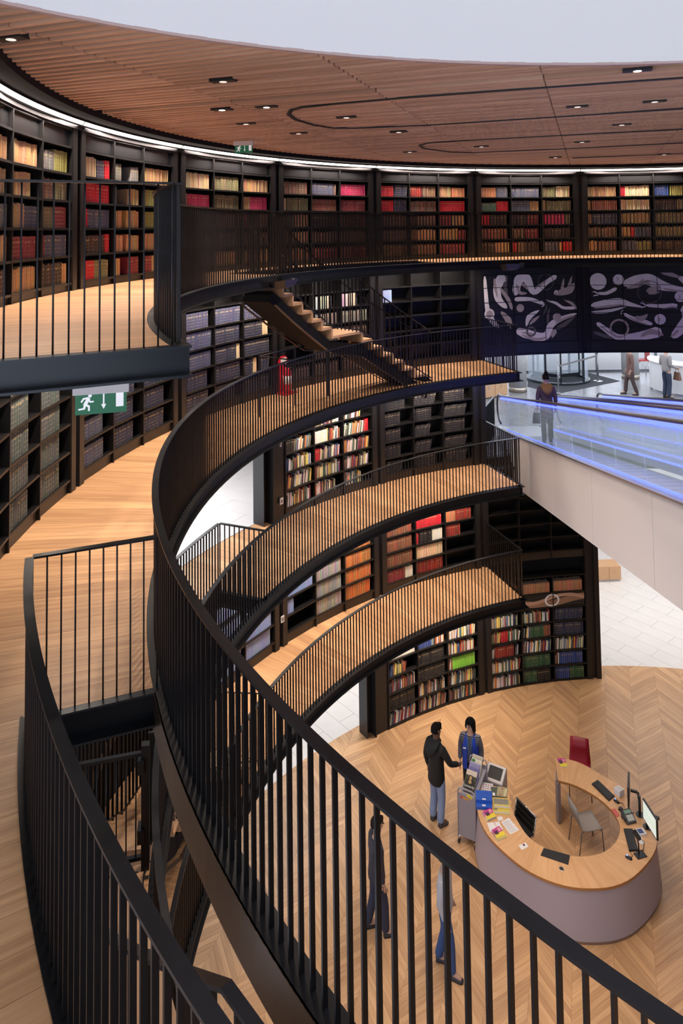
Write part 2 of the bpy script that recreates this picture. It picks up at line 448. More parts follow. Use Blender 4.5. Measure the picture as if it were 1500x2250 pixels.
for s in segs[:300]:
    pts = slat_pts(s); em, nm = (s[1][0] + s[1][1]) / 2, s[0]
    key = tuple(round(c, 3) for p in pts for c in (p[0] - em, p[1] - nm))
    if key not in cache:
        t = MB(); t.add([((p[0] - em) * ex + (p[1] - nm) * nx, (p[0] - em) * ey + (p[1] - nm) * ny, p[2] - CEIL) for p in pts], FB)
        me = t.mesh('slat', SLAT); set_loc(me, [c for p in pts for c in (p[0] - em, p[1] - nm, p[2] - CEIL)]); cache[key] = me
    obj('slat', cache[key], ceil_o, (em * ex + nm * nx, em * ey + nm * ny, CEIL))
b = MB(); locs = []; rnds = []
for s in segs[300:]:
    pts = slat_pts(s); r = rng.random(); em, nm = (s[1][0] + s[1][1]) / 2, s[0]
    b.add([(p[0] * ex + p[1] * nx, p[0] * ey + p[1] * ny, p[2]) for p in pts], FB)
    for p in pts: locs += [p[0] - em, p[1] - nm, p[2] - CEIL]; rnds.append(r)
me = b.mesh('slats_beyond', SLATS); set_loc(me, locs); a_ = me.attributes.new('rnd', 'FLOAT', 'POINT'); a_.data.foreach_set('value', rnds)
tag(obj('slats_beyond', me, ceil_o), kind='stuff')
# rim and white drum over the opening
b = MB(); b.sector(OCR - 0.035, OCR + 0.012, 0, 360, CEIL - 0.012, CEIL + 0.014, 144, OCX, OCY)
structure(b.build('trim_1', mat('drum_rim', '#b9a09a', 0.6)), 'pale rim of the round ceiling opening')
b = MB(); n = 96
vs = [(OCX + (OCR - .034) * math.cos(2 * math.pi * i / n), OCY + (OCR - .034) * math.sin(2 * math.pi * i / n), z) for z in (CEIL + 0.01, CEIL + 7.0) for i in range(n)]
b.smooth = True; b.add(vs, [(i, (i + 1) % n, n + (i + 1) % n, n + i) for i in range(n)])
structure(b.build('wall_drum', mat('drum_white', (0.76, 0.755, 0.765), 0.8), recalc=False), 'white drum rising above the round ceiling opening')
b = MB(); b.sector(0.0, OCR + .3, 0, 360, CEIL + 7.0, CEIL + 7.1, 72, OCX, OCY)
structure(b.build('ceiling', WHITE), 'white roof closing the drum')  # unseen cap, added to shut world light out of the drum
# black cornice at the top of the bookcases
b = MB(); b.sector(9.915, 10.30, 60, 206.9, EYE + 1.34, EYE + 1.62); b.sector(9.62, 10.30, 60, 206.9, EYE + 1.475, EYE + 1.64)
structure(b.build('trim_2', SOFFIT), 'black cornice above the top bookcases')
# ------------------------------------------------------------------ galleries, railings, stairs
BP = 0.0866
FLAT = MB().box(-0.0125, 0.0125, -0.0052, 0.0052, 0, 1.03).mesh('baluster', STEELR)       # local x = radial
ROD = MB().tube([(0, 0, 0), (0, 0, 1.035)], 0.0062, 6).mesh('baluster', STEELR)
def arc_railing(label, r, a0, a1, z, skip=(), bar=FLAT, name='gallery_railing', h=1.05):
    mid = pol(r, (a0 + a1) / 2, z); t = thing(name, label, 'railing', mid)
    s = MB(); s.sector(r - 0.028, r + 0.028, a0, a1, z + h - 0.014, z + h, max(2, int(abs(a1 - a0) / 0.8)))
    obj('handrail', s.mesh('handrail', STEELR), t, -mid)
    n = int(math.radians(abs(a1 - a0)) * r / BP)
    for i in range(n + 1):
        a = a0 + (a1 - a0) * (i + 0.3) / (n + 0.6)
        obj('baluster', bar, t, pol(r, a, z) - mid, R_(a))
    return t
def straight_railing(label, p, q, z, bar=ROD, n=None, name='end_railing', ends=True, h=1.05):
    p, q = Vector((p[0], p[1], z)), Vector((q[0], q[1], z)); t = thing(name, label, 'railing', (p + q) / 2)
    d = (q - p); L_ = d.length; ang = math.atan2(d.y, d.x); mid = (p + q) / 2; up = Vector((0, 0, 1))
    s = MB(); s.bar(p + up * (h - .007), q + up * (h - .007), 0.05, 0.014); obj('handrail', s.mesh('handrail', STEELR), t, -mid)
    n = n or max(1, int(L_ / BP))
    for i in range(n + 1):
        if not ends and i in (0, n): continue
        obj('baluster', bar, t, p + d * (i / n) - mid, ang + math.pi / 2)
    return t
def ring_beam(name, label, a0, a1, z, r=RR, dep=0.185):
    s = MB(); n = max(2, int(abs(a1 - a0) / 1.5))
    s.sector(r - 0.062, r + 0.065, a0, a1, z - 0.014, z - 0.001, n)
    s.sector(r - 0.006, r + 0.006, a0, a1, z - dep, z - 0.014, n)
    s.sector(r - 0.062, r + 0.065, a0, a1, z - dep - 0.014, z - dep, n)
    return structure(s.build(name, STEEL), label)
def end_beam(name, label, r0, r1, a, z, dep=0.18):
    p, q = pol(r0, a, z), pol(r1, a, z); s = MB()
    for dz, h, w in ((-0.008, 0.014, 0.14), (-0.008 - dep, 0.016, 0.20), (-0.008 - dep / 2, dep, 0.012)):
        s.bar(p + Vector((0, 0, dz)), q + Vector((0, 0, dz)), w, h)
    return structure(s.build(name, mat('beam_blue_black', (0.016, 0.019, 0.024), 0.34, 0.5)), label)

PLANK_W = 1.28
_pm = {}
def gallery_floor(label, z, a0, a1, holes):
    s = MB(); edges = [a0] + [e for h in holes for e in h] + [a1]
    spans = []
    for i in range(len(edges) - 1):
        if edges[i + 1] - edges[i] > 1e-6: spans.append((edges[i], edges[i + 1], i % 2 == 1))
    for lo, hi, hole in spans:
        s.sector(RH + 0.02 if hole else RR + 0.062, 10.25, lo, hi, z - 0.17, z - 0.02)
    fl = structure(s.build('floor', SOFFIT), label)
    for lo, hi, hole in spans:
        r0 = RH + 0.05 if hole else RR + 0.068
        n = max(1, int((hi - lo) / PLANK_W + 0.5)); w = (hi - lo) / n
        key = (hole, round(w, 4))
        if key not in _pm:
            t = MB(); g = 0.0075; h = w / 2 - g
            t.sector(r0, 10.24, -h, h, -0.02, 0.0, 1, 0, 0); me = t.mesh('plank', OAK); set_loc(me); _pm[key] = me
        for i in range(n):
            obj('plank', _pm[key], fl, (CX, CY, z), R_(lo + (i + 0.5) * w))
    return fl
gallery_floor('oak floor of the top gallery', L4, 60, 205.55, [(121.0, 154.6)])
gallery_floor('oak floor of the gallery in the foreground', L3, 108.1, 240, [(201.0, 222.0)])
gallery_floor('oak floor of the gallery at entrance level', L2, 108.1, 232, [(157.6, 190.0)])
gallery_floor('oak floor of the lowest gallery', L1, 108.1, 220, [])
ring_beam('trim_3', 'black ring beam of the top gallery', 60, 205.6, L4)
ring_beam('trim_4', 'black ring beam of the foreground gallery', 108.0, 243, L3)
ring_beam('trim_5', 'black ring beam of the entrance level gallery', 108.0, 235, L2)
ring_beam('trim_6', 'black ring beam of the lowest gallery', 108.0, 222, L1)
for z, k in ((L3, 'foreground'), (L2, 'entrance level'), (L1, 'lowest')):
    end_beam('trim_7', 'black end beam of the %s gallery' % k, RR - 0.06, 10.25, 108.05, z)
end_beam('trim_8', 'black end beam of the top gallery', RR - 0.06, 10.3, 205.65, L4)
end_beam('trim_9', 'black beam across the stair opening', RR, RH + 0.05, 200.95, L3, 0.20)
end_beam('trim_9', 'black beam across the lower stair opening', RR, RH + 0.05, 157.6, L2, 0.20)
for lo, hi, z, w in ((201, 222.2, L3, 'foreground'), (157.6, 190, L2, 'entrance level'), (121, 154.6, L4, 'top')):
    s = MB(); s.sector(RH - 0.03, RH + 0.048, lo, hi, z - 0.19, z + 0.002); s.sector(RH + 0.03, RH + 0.05, lo, hi, z, z + 0.012)
    structure(s.build('trim_10', STEEL), 'black edge of the stair opening in the %s gallery' % w)

arc_railing('long curved black railing sweeping through the foreground', RR, 108.05, 243, L3)
arc_railing('curved black railing of the entrance level gallery, second from bottom', RR, 108.05, 235, L2)
arc_railing('curved black railing of the lowest gallery above the ground floor', RR, 108.05, 222, L1)
arc_railing('curved black railing of the top gallery before the old books', RR, 60, 205.5, L4)
arc_railing('curved railing along the left side of the stair opening, bottom left', RH, 201.1, 222.6, L3, name='stair_opening_railing')
arc_railing('railing of the stair opening in the top gallery', RH - .04, 121.5, 154.4, L4, name='stair_opening_railing')
arc_railing('railing of the stair opening beside the bright stone floor', RH - .04, 157.8, 189.8, L2, name='stair_opening_railing')
def radial(a, r0, r1): return pol(r0, a), pol(r1, a)
straight_railing('thin-barred end railing of the top gallery, upper left', *radial(205.6, RR + 0.05, 10.2), L4)
straight_railing('thin-barred railing closing the stair opening at lower left', *radial(201.0, RR + 0.04, RH - 0.02), L3, n=9)
straight_railing('end railing of the gallery in front of the mural', *radial(108.1, RR + 0.03, 10.2), L3, FLAT)
straight_railing('end railing of the gallery beside the travelator', *radial(108.1, RR + 0.03, 10.2), L2, FLAT)
straight_railing('end railing of the lowest gallery below the travelator', *radial(108.1, RR + 0.03, 10.2), L1, FLAT)
straight_railing('short railing closing the stair opening by the bright floor', *radial(157.7, RR + 0.03, RH - 0.05), L2, FLAT)
# low headroom guard under the upper stair: two rails meeting at a corner, few posts
g0, g1, g2 = pol(RR + .03, 151.5, L3), pol(9.08, 151.1, L3), pol(9.0, 139.0, L3)
t = thing('headroom_guard', 'V-shaped black guard rail under the upper stair by the extinguisher', 'railing', g1)
s = MB(); up = Vector((0, 0, 1.043))
s.bar(g0 + up, g1 + up, 0.045, 0.014)
prev = g1
for i in range(1, 7):
    q = pol(9.08 - .08 * i / 6, 151.1 - 12.1 * i / 6, L3); s.bar(prev + up, q + up, 0.045, 0.014); prev = q
obj('handrail', s.mesh('handrail', STEELR), t, -g1)
for p in (g1, pol(9.02, 145.0, L3), g2):
    s = MB(); s.box(-.02, .02, -.02, .02, 0, 1.035); s.build('post', STEELR, t, p - g1)

# ---- stairs between the galleries
TREAD = mat('stair_oak', '#c99d74', 0.5, noise=(9.0, 0.18))
def stair(label, z_top, z_bot, az_top, az_bot, r0=8.47, r1=9.13, landing=True, rails=(True, True)):
    base = pol((r0 + r1) / 2, az_bot, z_bot); t = thing('stair', label, 'stair', base)
    def put(s, name, m_): return obj(name, s.mesh(name, m_), t, -base)
    nr = 14; rise = (z_top - z_bot) / nr; span = az_top - az_bot
    la = 4.0 if landing else 0.0; going = (span - la) / (nr - 1)
    nose = [(az_top + 1.6, z_top)] if not rails[0] else []; az = az_top; z = z_top
    for i in range(1, nr):
        z = z_top - i * rise; w = going
        if landing and i == nr // 2: w = la + going * 0.0 + going
        a_hi, a_lo = az, az - w
        s = MB(); s.sector(r0, r1, a_lo - 0.15, a_hi, z - 0.045, z, 2); put(s, 'landing' if (landing and i == nr // 2) else 'tread', TREAD)
        s = MB(); s.sector(r0 + .01, r1 - .01, a_hi - 0.32, a_hi + 0.02, z - 0.045, z + rise - 0.045, 1); put(s, 'riser', TREAD)
        nose.append((a_hi, z + rise)); nose.append((a_lo, z)) if (landing and i == nr // 2) else None
        az = a_lo
    nose.append((az, z_bot + rise)); nose.append((az - going * .6, z_bot + rise * .4))
    rm = (r0 + r1) / 2
    pts = [pol(rm, a, zz - 0.37) for a, zz in nose]; pts[-1].z = max(pts[-1].z, z_bot + 0.06)
    s = MB(); s.ribbon(pts, [(pol(rm + 1, a) - pol(rm, a)) for a, zz in nose], r1 - r0 - 0.12, 0.20); put(s, 'stair_carriage', SOFFIT)
    for r in (r0 - 0.012, r1 + 0.012):
        pts = [pol(r, a, zz - 0.50) for a, zz in nose]; pts[-1].z = max(pts[-1].z, z_bot + 0.02)
        s = MB(); s.ribbon(pts, [(pol(r + 1, a) - pol(r, a)) for a, zz in nose], 0.05, 0.014); put(s, 'stringer_flange', mat('flange_brown', (0.07, 0.045, 0.03), 0.4, 0.3))
        s = MB(); s.ribbon([pol(r, a, zz + 0.005) for a, zz in nose], [(pol(r + 1, a) - pol(r, a)) for a, zz in nose], 0.012, 0.02); put(s, 'nosing_bar', STEELR)
        if rails[0 if r < rm else 1]:
            pts = [pol(r, a, zz + 0.99) for a, zz in nose]
            s = MB(); s.ribbon(pts, [(pol(r + 1, a) - pol(r, a)) for a, zz in nose], 0.04, 0.014); put(s, 'handrail', STEELR)
            for i in range(len(nose) - 1):
                (a, za), (c, zc) = nose[i], nose[i + 1]; m_ = max(1, int(abs(a - c) * R_(1) * r / 0.11))
                for j in range(m_):
                    f = (j + .5) / m_; aa, zz = a + (c - a) * f, za + (zc - za) * f
                    o = obj('baluster', FLAT, t, pol(r, aa, zz - 0.03) - base, R_(aa)); o.scale = (1, 1, .985)
    return t
stair('black steel stair with oak treads descending from the top gallery', L4, L3, 154.2, 124.4)
stair('black steel stair below the opening at bottom left', L3, L2, 221.4, 192.2, rails=(False, True))
stair('black steel stair below the opening by the bright floor', L2, L1, 188.5, 159.5)
# gate at the head of the lower stair, seen through the opening at bottom left
gp = pol(8.47, 190.3, L2); t = thing('stair_gate', 'black barred gate seen through the stair opening at lower left', 'gate', gp)
s = MB(); s.box(-.035, .035, -.035, .035, 0, 1.08); s.build('gate_post', STEEL, t, (0, 0, 0), R_(190))
pq = pol(9.1, 190.6, L2) - gp
s = MB(); s.bar((0, 0, 1.0), pq + Vector((0, 0, 1.0)), 0.04, 0.03); s.bar((0, 0, 0.1), pq + Vector((0, 0, 0.1)), 0.04, 0.03); s.build('gate_frame', STEELR, t)
for i in range(1, 8):
    s = MB(); p = pq * (i / 7.5); s.tube([p + Vector((0, 0, .1)), p + Vector((0, 0, 1.0))], .007, 6); s.build('gate_bar', STEELR, t)
for z in (0.25, 0.85):
    s = MB(); s.box(-.03, .03, -.06, .06, z, z + .12); s.build('hinge', STEEL, t, pq * .06, R_(190))
# ------------------------------------------------------------------ bookcases and books
ROWS = {L4: [0.105, 0.45, 0.795, 1.14, 1.485, 1.83], L3: [0.17 + 0.345 * k for k in range(6)],
        L2: [0.18, 0.53, 0.885, 1.245, 1.60, 1.95], L1: [0.20, 0.535, 0.87, 1.21, 1.55, 1.90],
        G0: [0.045, 0.395, 0.74, 1.09, 1.44, 1.785, 2.13]}
TOPZ = {L4: 2.06, L3: 2.33, L2: 2.30, L1: 2.26, G0: 2.52}
LEVEL_WORD = {L4: 'top gallery', L3: 'second gallery', L2: 'entrance level', L1: 'lowest gallery', G0: 'ground floor'}
PILLAR_HALF = 1.0
COLW_DEG = (BAY - 2 * PILLAR_HALF) / 3
COLW = 2 * RW * math.sin(R_(COLW_DEG / 2))
DEPTH = 0.29
shelf_me = MB().box(-COLW / 2 + .008, COLW / 2 - .008, 0, DEPTH, -0.028, 0).mesh('shelf', SHELF)
pan_me = MB().box(-COLW / 2, COLW / 2, 0, 0.012, 0, 0.20).mesh('top_panel', mat('gloss_panel', (0.012, 0.012, 0.013), 0.22))
def col_frame(k, j):
    """matrix of column j (0 = left seen from the centre) of bay k; origin on the bookcase front, z = 0"""
    az = PA(k) + BAY - PILLAR_HALF - COLW_DEG * (j + 0.5)
    return Matrix.Translation(pol(RW * math.cos(R_(COLW_DEG / 2)), az, 0)) @ Matrix.Rotation(rotpol(az), 4, 'Z'), az
def bookcase(z, k, label, rows=None, skip=()):
    rows = rows or ROWS[z]; top = TOPZ[z]
    azm = PA(k) + BAY / 2; W = Matrix.Translation(pol(RW, azm, z)) @ Matrix.Rotation(rotpol(azm), 4, 'Z')
    t = thing('bookcase', label, 'bookcase', W.translation, rotpol(azm)); Wi = W.inverted()
    def put(name, me, M): o = obj(name, me, t); o.matrix_basis = Wi @ M; return o
    for j in range(3):
        F, az = col_frame(k, j)
        for r in rows: put('shelf', shelf_me, F @ Matrix.Translation((0, 0, z + r)))
        bk = MB().box(-COLW / 2, COLW / 2, DEPTH, DEPTH + .01, rows[0] - .03, top).mesh('back_panel', SHELF) if ('bk', z) not in _pm else _pm[('bk', z)]
        _pm[('bk', z)] = bk; put('back_panel', bk, F @ Matrix.Translation((0, 0, z)))
        kk = ('kick', z)
        if kk not in _pm: _pm[kk] = MB().box(-COLW / 2, COLW / 2, 0.035, 0.05, 0.0, rows[0] - .028).mesh('kickboard', mat('kick_brown', (0.030, 0.022, 0.016), 0.4))
        put('kickboard', _pm[kk], F @ Matrix.Translation((0, 0, z)))
        if z == L4:
            put('top_panel', pan_me, F @ Matrix.Translation((0, 0.05, z + 1.845)))
    uk = ('up', z)
    if uk not in _pm: _pm[uk] = MB().box(-.011, .011, -0.004, DEPTH, 0.0, top).mesh('upright', SHELF)
    for j in range(4):
        az = PA(k) + BAY - PILLAR_HALF - COLW_DEG * j
        put('upright', _pm[uk], Matrix.Translation(pol(RW, az, z)) @ Matrix.Rotation(rotpol(az), 4, 'Z'))
    hk = ('head', z)
    if hk not in _pm: _pm[hk] = MB().box(-COLW / 2, COLW / 2, 0, DEPTH, top - .02, top + .01).mesh('head_board', SHELF)
    for j in range(3): put('head_board', _pm[hk], col_frame(k, j)[0] @ Matrix.Translation((0, 0, z)))
    return t
def pillar(z0, z1, k, n):
    s = MB(); a = PA(k)
    s.sector(RW - 0.01, RW + 0.05, a - 0.97, a - 0.30, z0, z1, 1); s.sector(RW - 0.01, RW + 0.05, a + 0.30, a + 0.97, z0, z1, 1)
    s.sector(RW + 0.05, 10.28, a - 0.9, a + 0.9, z0, z1, 2)
    structure(s.build('trim_%d' % n, mat('pillar_steel', (0.022, 0.020, 0.021), 0.33, 0.35)), 'black steel pillar between bookcases')
n_ = 11
for z0, z1, ks in ((L4, EYE + 1.5, range(-1, 7)), (L3, L4 - .15, range(1, 7)), (L2, L3 - .15, (1, 2)), (L1, L2 - .15, range(0, 6)), (G0, L1 - .15, (0, 1))):
    for k in ks: pillar(z0, z1 + (.149 if z0 in (G0, L1) and k == 0 else 0), k, n_); n_ += 1
# murals have pillars between them too
for k in (-1, 0): pillar(L3 + 0.08, L4 - .15, k, n_); n_ += 1

BAYNAME = {(L4, 5): 'top gallery, left photo edge', (L4, 4): 'top gallery, second bay', (L4, 3): 'top gallery, below exit sign',
           (L4, 2): 'top gallery, right of exit sign', (L4, 1): 'top gallery, above empty shelves', (L4, 0): 'top gallery, above left mural', (L4, -1): 'top gallery, above right mural',
           (L3, 5): 'second gallery, left photo edge', (L3, 4): 'second gallery, behind exit sign', (L3, 3): 'second gallery, left of stair', (L3, 2): 'second gallery, behind stair', (L3, 1): 'second gallery, left of mural',
           (L2, 2): 'entrance level, beside bright floor', (L2, 1): 'entrance level, beside entrance',
           (L1, 3): 'lowest gallery, blue-filled bay', (L1, 2): 'lowest gallery, orange-filled bay', (L1, 1): 'lowest gallery, red-filled bay', (L1, 0): 'lowest gallery, under travelator',
           (G0, 1): 'ground floor, left bookcase', (G0, 0): 'ground floor, right bookcase'}
# colour, height, thickness of each sort of book
BOOKS = {'tan': ('#a5835c', .25, .042, 'tan leather'), 'brown': ('#6e5142', .25, .042, 'brown leather'), 'dark': ('#3d302d', .25, .04, 'dark brown'),
         'olive': ('#6c6549', .25, .04, 'olive cloth'), 'maroon': ('#752a33', .25, .042, 'maroon leather'), 'red': ('#b0182a', .255, .036, 'bright red'),
         'pink': ('#ab2c55', .25, .045, 'crimson pink'), 'cream': ('#cab08a', .26, .045, 'cream cloth'), 'grey': ('#6a6764', .24, .034, 'grey'),
         'slate': ('#474a5c', .25, .04, 'slate grey'), 'green': ('#4c6b58', .2, .04, 'green cloth'), 'gold': ('#7d7a3c', .255, .05, 'green-red banded'),
         'blue': ('#42455f', .28, .037, 'blue cloth'), 'navy': ('#2c2f43', .28, .037, 'dark navy'), 'ggreen': ('#4d5350', .29, .062, 'grey-green cloth'),
         'pblue': ('#8496c0', .27, .034, 'pale blue'), 'lgrey': ('#8f8a8b', .275, .045, 'light grey'), 'orange': ('#b06a38', .26, .05, 'orange leather'),
         'law': ('#7a4a3a', .25, .045, 'red-brown law'), 'dred': ('#7a2420', .255, .05, 'dark red'), 'lime': ('#7fbf3e', .27, .034, 'lime green'),
         'dgreen': ('#2f5138', .26, .04, 'dark green'), 'dblue': ('#2b3f77', .26, .05, 'deep blue'), 'black': ('#1d1b1e', .26, .035, 'black'),
         'rust': ('#ad7450', .24, .03, 'rust and tan'), 'box': ('#cdb291', .27, .05, 'cream'), 'white': ('#cfcac0', .25, .035, 'off-white'),
         'mag': ('#1d1d24', .27, .02, 'thin dark'), 'mix': (None, .24, .028, 'mixed')}
MIXCOL = ['#d8d3c8', '#d8d3c8', '#c9c2b6', '#9a958c', '#c9c2b6', '#8a2f30', '#2f3f68', '#3d5240', '#b48c5a', '#1f1f25', '#7c6a58', '#d8d3c8', '#a5442e', '#5a6f86', '#e0c060', '#6b2f4a', '#3a3532', '#9a958c', '#2a4a48', '#c46a3a']
SPEC = {
 (L4, 5): ['tan/tan/tan+grey/maroon+tan/tan+dark', 'tan/tan x/tan+slate/maroon/tan', 'grey+gold/brown+olive/olive+maroon/maroon:1+slate:5/dark:5+tan:1'],
 (L4, 4): ['cream:5+slate:3+red:2/red/red:1+slate:5/dark:5+red:1/red:2+olive:3', 'grey:2+x:2+grey:2/grey:1+x:3+tan:3/tan:2+x:1+tan:3/tan:2+x:1+tan:3/tan:2+x:2+maroon:3', 'tan/gold/gold/tan/maroon:2+tan:4'],
 (L4, 3): ['cream/tan:1+pink:7/olive/brown/brown', 'olive/olive/brown/dark/tan', 'tan/tan:2+pink:5/pink:4+brown:2/brown/tan'],
 (L4, 2): ['brown/cream:1+olive:6/olive+tan/tan/brown', 'slate:6+brown:1/law/dark/brown/maroon', 'pink/maroon/maroon/brown/maroon'],
 (L4, 1): ['red+navy/red+navy/brown/brown/brown', 'dred+brown/brown/brown/tan/brown', 'tan+rust/red/maroon+tan/tan:5+maroon:2/maroon'],
 (L4, 0): ['rust:4+slate:3/green:4+red:3/red:2+dark:5/law/dark+tan', 'slate/slate:4+tan:2/dark:4+maroon:3/brown+maroon/red:1+brown:2+dark:4', 'olive:3+cream:3/tan:1+olive:6/pink:6+olive:2/dark/slate:4+tan:1+red:2'],
 (L4, -1): ['tan/tan:1+law:6/tan:1+slate:6/brown/tan:2+brown:5', 'red:1+cream:6/cream/tan/tan:2+red:1+slate:4/slate+olive', 'dblue+gold/dark:5+olive:2/olive/olive/dark'],
 (L3, 5): ['ggreen x/ggreen x/ggreen x/ggreen x/ggreen x/ggreen x', 'ggreen x/ggreen x/ggreen x/ggreen x/ggreen x/ggreen x', 'ggreen x/ggreen x/ggreen x/ggreen x/ggreen x/ggreen x'],
 (L3, 4): ['slate x/slate x/slate x/slate x/slate x/slate x', 'navy/navy x/navy/navy x/navy x/navy x', 'blue x/blue/navy x/navy/navy x/navy x'],
 (L3, 3): ['-/blue:8+x:1/blue/blue/navy:7+x:1/navy:7+x:1', '-/blue/navy/navy:6+box:1/navy/navy x', '-/blue/navy:6+box:2/navy/navy:3+box:1+x:1+navy:3/navy'],
 (L3, 2): ['-/blue:3/x/x/x/dark', '-/lgrey:6/grey/dark/dark/dark', '-/lgrey:5/grey/dark/dark/dark'],
 (L3, 1): ['-/pblue:3+x:5/x/x/x/x', '-/-/-/-/-/-', '-/-/-/-/-/-'],
 (L2, 2): ['-/mix x/black+mix:2/mix/mix/mix', '-/mix/white+mix/red:1+mix:5/mix/mix x', '-/mix:4+x:2/mix:5+red:1/orange:1+mix:5/mix/mix:4+x:2'],
 (L2, 1): ['-/mag x/mag:3+x:2/mag:3+x:2/mag:3+x:2/mag:3+x:2', '-/mag x/mag:4+x:2/mag:4+x:3/mag:3+x:2/mag x', '-/mag x/mag:4+x:1/mag:4+x:1/mag:4+x:1/mag x'],
 (L1, 3): ['-/-/pblue/pblue/pblue/pblue', '-/-/pblue/pblue/pblue/pblue', '-/-/pblue/pblue/pblue/pblue'],
 (L1, 2): ['-/-/pblue/pblue/pblue:2+x:5/x', '-/-/lgrey/lgrey/lgrey/lgrey', '-/-/orange/orange/orange/orange'],
 (L1, 1): ['-/-/law/law/law/maroon:5+white:2', '-/-/red/red:1+black:4+white:3/box/dred', '-/-/rust:3+dred:5/dred:4+x:3/x/x'],
 (G0, 1): ['-/-/white/mix:4+x:2/mix/black/mix', '-/-/dblue:3+mix:3/black/black/mix/mix', '-/-/mix/mix/mix:1+lime:6/mix/mix'],
 (G0, 0): ['-/rust/mix/mix:3+red:2+mix:3/mix:1+dred:5+mix:1/mix/mix', '-/rust/mix/mix:2+dgreen:4+law:2/mix/dgreen/dgreen+black', '-/rust/navy/navy/mix/mix:1+dblue:5/dblue+dgreen'],
}
SPEC[(G0, 0)] = ['rust/-/mix/mix:3+red:2+mix:3/mix:1+dred:5+mix:1/mix/mix', 'rust/-/mix/mix:2+dgreen:4+law:2/mix/dgreen/dgreen+black', 'rust/-/navy/navy/mix/mix:1+dblue:5/dblue+dgreen']
for (z, k), nm in BAYNAME.items():
    bookcase(z, k, 'black steel bookcase with three columns, ' + nm)
# one extra bay beyond the frame keeps the ring of shelves closed
# ---- book mesh: rounded spine to the front (-y), page block on top; unit size
def book_template():
    v = []; f = []; mi = []
    prof = [(-.5, 0.10), (-.36, 0.02), (0, 0.0), (.36, 0.02), (.5, 0.10), (.5, 1.0), (-.5, 1.0)]
    n = len(prof)
    for z in (0, 1.0): v += [(x, y, z) for x, y in prof]
    for i in range(n): f.append([i, (i + 1) % n, n + (i + 1) % n, n + i]); mi.append(0 if i != 5 else 1)
    f.append(list(range(n))[::-1]); mi.append(0)
    o = len(v); v += [(-.40, .12, .975), (.40, .12, .975), (.40, .99, .975), (-.40, .99, .975)]
    f.append([n + 0, n + 1, n + 2, n + 3, n + 4, o + 1, o]); mi.append(0)
    f.append([n + 4, n + 5, o + 2, o + 1]); mi.append(0); f.append([n + 5, n + 6, o + 3, o + 2]); mi.append(1); f.append([n + 6, n + 0, o, o + 3]); mi.append(0)
    f.append([o, o + 1, o + 2, o + 3]); mi.append(1)
    return v, f, mi
TV, TF, TM = book_template()
def book_material(name, source):
    m = bpy.data.materials.new(name); m.use_nodes = True; nt = m.node_tree; N = nt.nodes; K = nt.links; b = N['Principled BSDF']; b.inputs['Roughness'].default_value = 0.55
    if source == 'object':
        oi = N.new('ShaderNodeObjectInfo'); colr = oi.outputs['Color']; rv = oi.outputs['Random']
    else:
        ca = N.new('ShaderNodeAttribute'); ca.attribute_name = 'tint'; colr = ca.outputs['Color']
        ra = N.new('ShaderNodeAttribute'); ra.attribute_name = 'rnd'; rv = ra.outputs['Fac']
    at = N.new('ShaderNodeAttribute'); at.attribute_name = 'loc'
    sp = N.new('ShaderNodeSeparateXYZ'); K.new(at.outputs['Vector'], sp.inputs[0])
    # gilt bands and a title patch on the spine (y < 0.11)
    def math_(op, a=None, b_=None, va=None, vb=None):
        q = N.new('ShaderNodeMath'); q.operation = op
        if a is not None: K.new(a, q.inputs[0])
        if b_ is not None: K.new(b_, q.inputs[1])
        if va is not None: q.inputs[0].default_value = va
        if vb is not None: q.inputs[1].default_value = vb
        return q.outputs[0]
    fr = math_('FRACT', math_('MULTIPLY', sp.outputs[2], None, None, 5.5)); band = math_('LESS_THAN', fr, None, None, 0.13)
    title = math_('MULTIPLY', math_('GREATER_THAN', sp.outputs[2], None, None, 0.70), math_('LESS_THAN', sp.outputs[2], None, None, 0.80))
    nz = N.new('ShaderNodeTexNoise'); nz.inputs['Scale'].default_value = 9; nz.inputs['Detail'].default_value = 3
    vo = N.new('ShaderNodeVectorMath'); vo.operation = 'ADD'; K.new(at.outputs['Vector'], vo.inputs[0])
    cb = N.new('ShaderNodeCombineXYZ'); K.new(math_('MULTIPLY', rv, None, None, 61.0), cb.inputs[0]); K.new(cb.outputs[0], vo.inputs[1]); K.new(vo.outputs[0], nz.inputs['Vector'])
    mask = math_('MULTIPLY', math_('MAXIMUM', band, title), math_('LESS_THAN', sp.outputs[1], None, None, 0.08))
    mask = math_('MULTIPLY', mask, math_('GREATER_THAN', nz.outputs['Fac'], None, None, 0.50))
    mask = math_('MULTIPLY', mask, math_('GREATER_THAN', rv, None, None, 0.25))
    mxa = N.new('ShaderNodeMix'); mxa.data_type = 'RGBA'; mxa.blend_type = 'MULTIPLY'; mxa.inputs[0].default_value = 1
    rp = N.new('ShaderNodeValToRGB'); rp.color_ramp.elements[0].color = (.7, .7, .7, 1); rp.color_ramp.elements[1].color = (1.15, 1.12, 1.1, 1); K.new(nz.outputs['Fac'], rp.inputs[0])
    K.new(colr, mxa.inputs[6]); K.new(rp.outputs[0], mxa.inputs[7])
    mxb = N.new('ShaderNodeMix'); mxb.data_type = 'RGBA'; mxb.inputs[7].default_value = (.55, .42, .22, 1)
    K.new(math_('MULTIPLY', mask, None, None, 0.75), mxb.inputs[0]); K.new(mxa.outputs[2], mxb.inputs[6]); K.new(mxb.outputs[2], b.inputs['Base Color'])
    return m
BM_O, BM_A = book_material('book_cover', 'object'), book_material('book_cover_joined', 'attr')
PAPER = mat('book_pages', (0.62, 0.58, 0.52), 0.9)
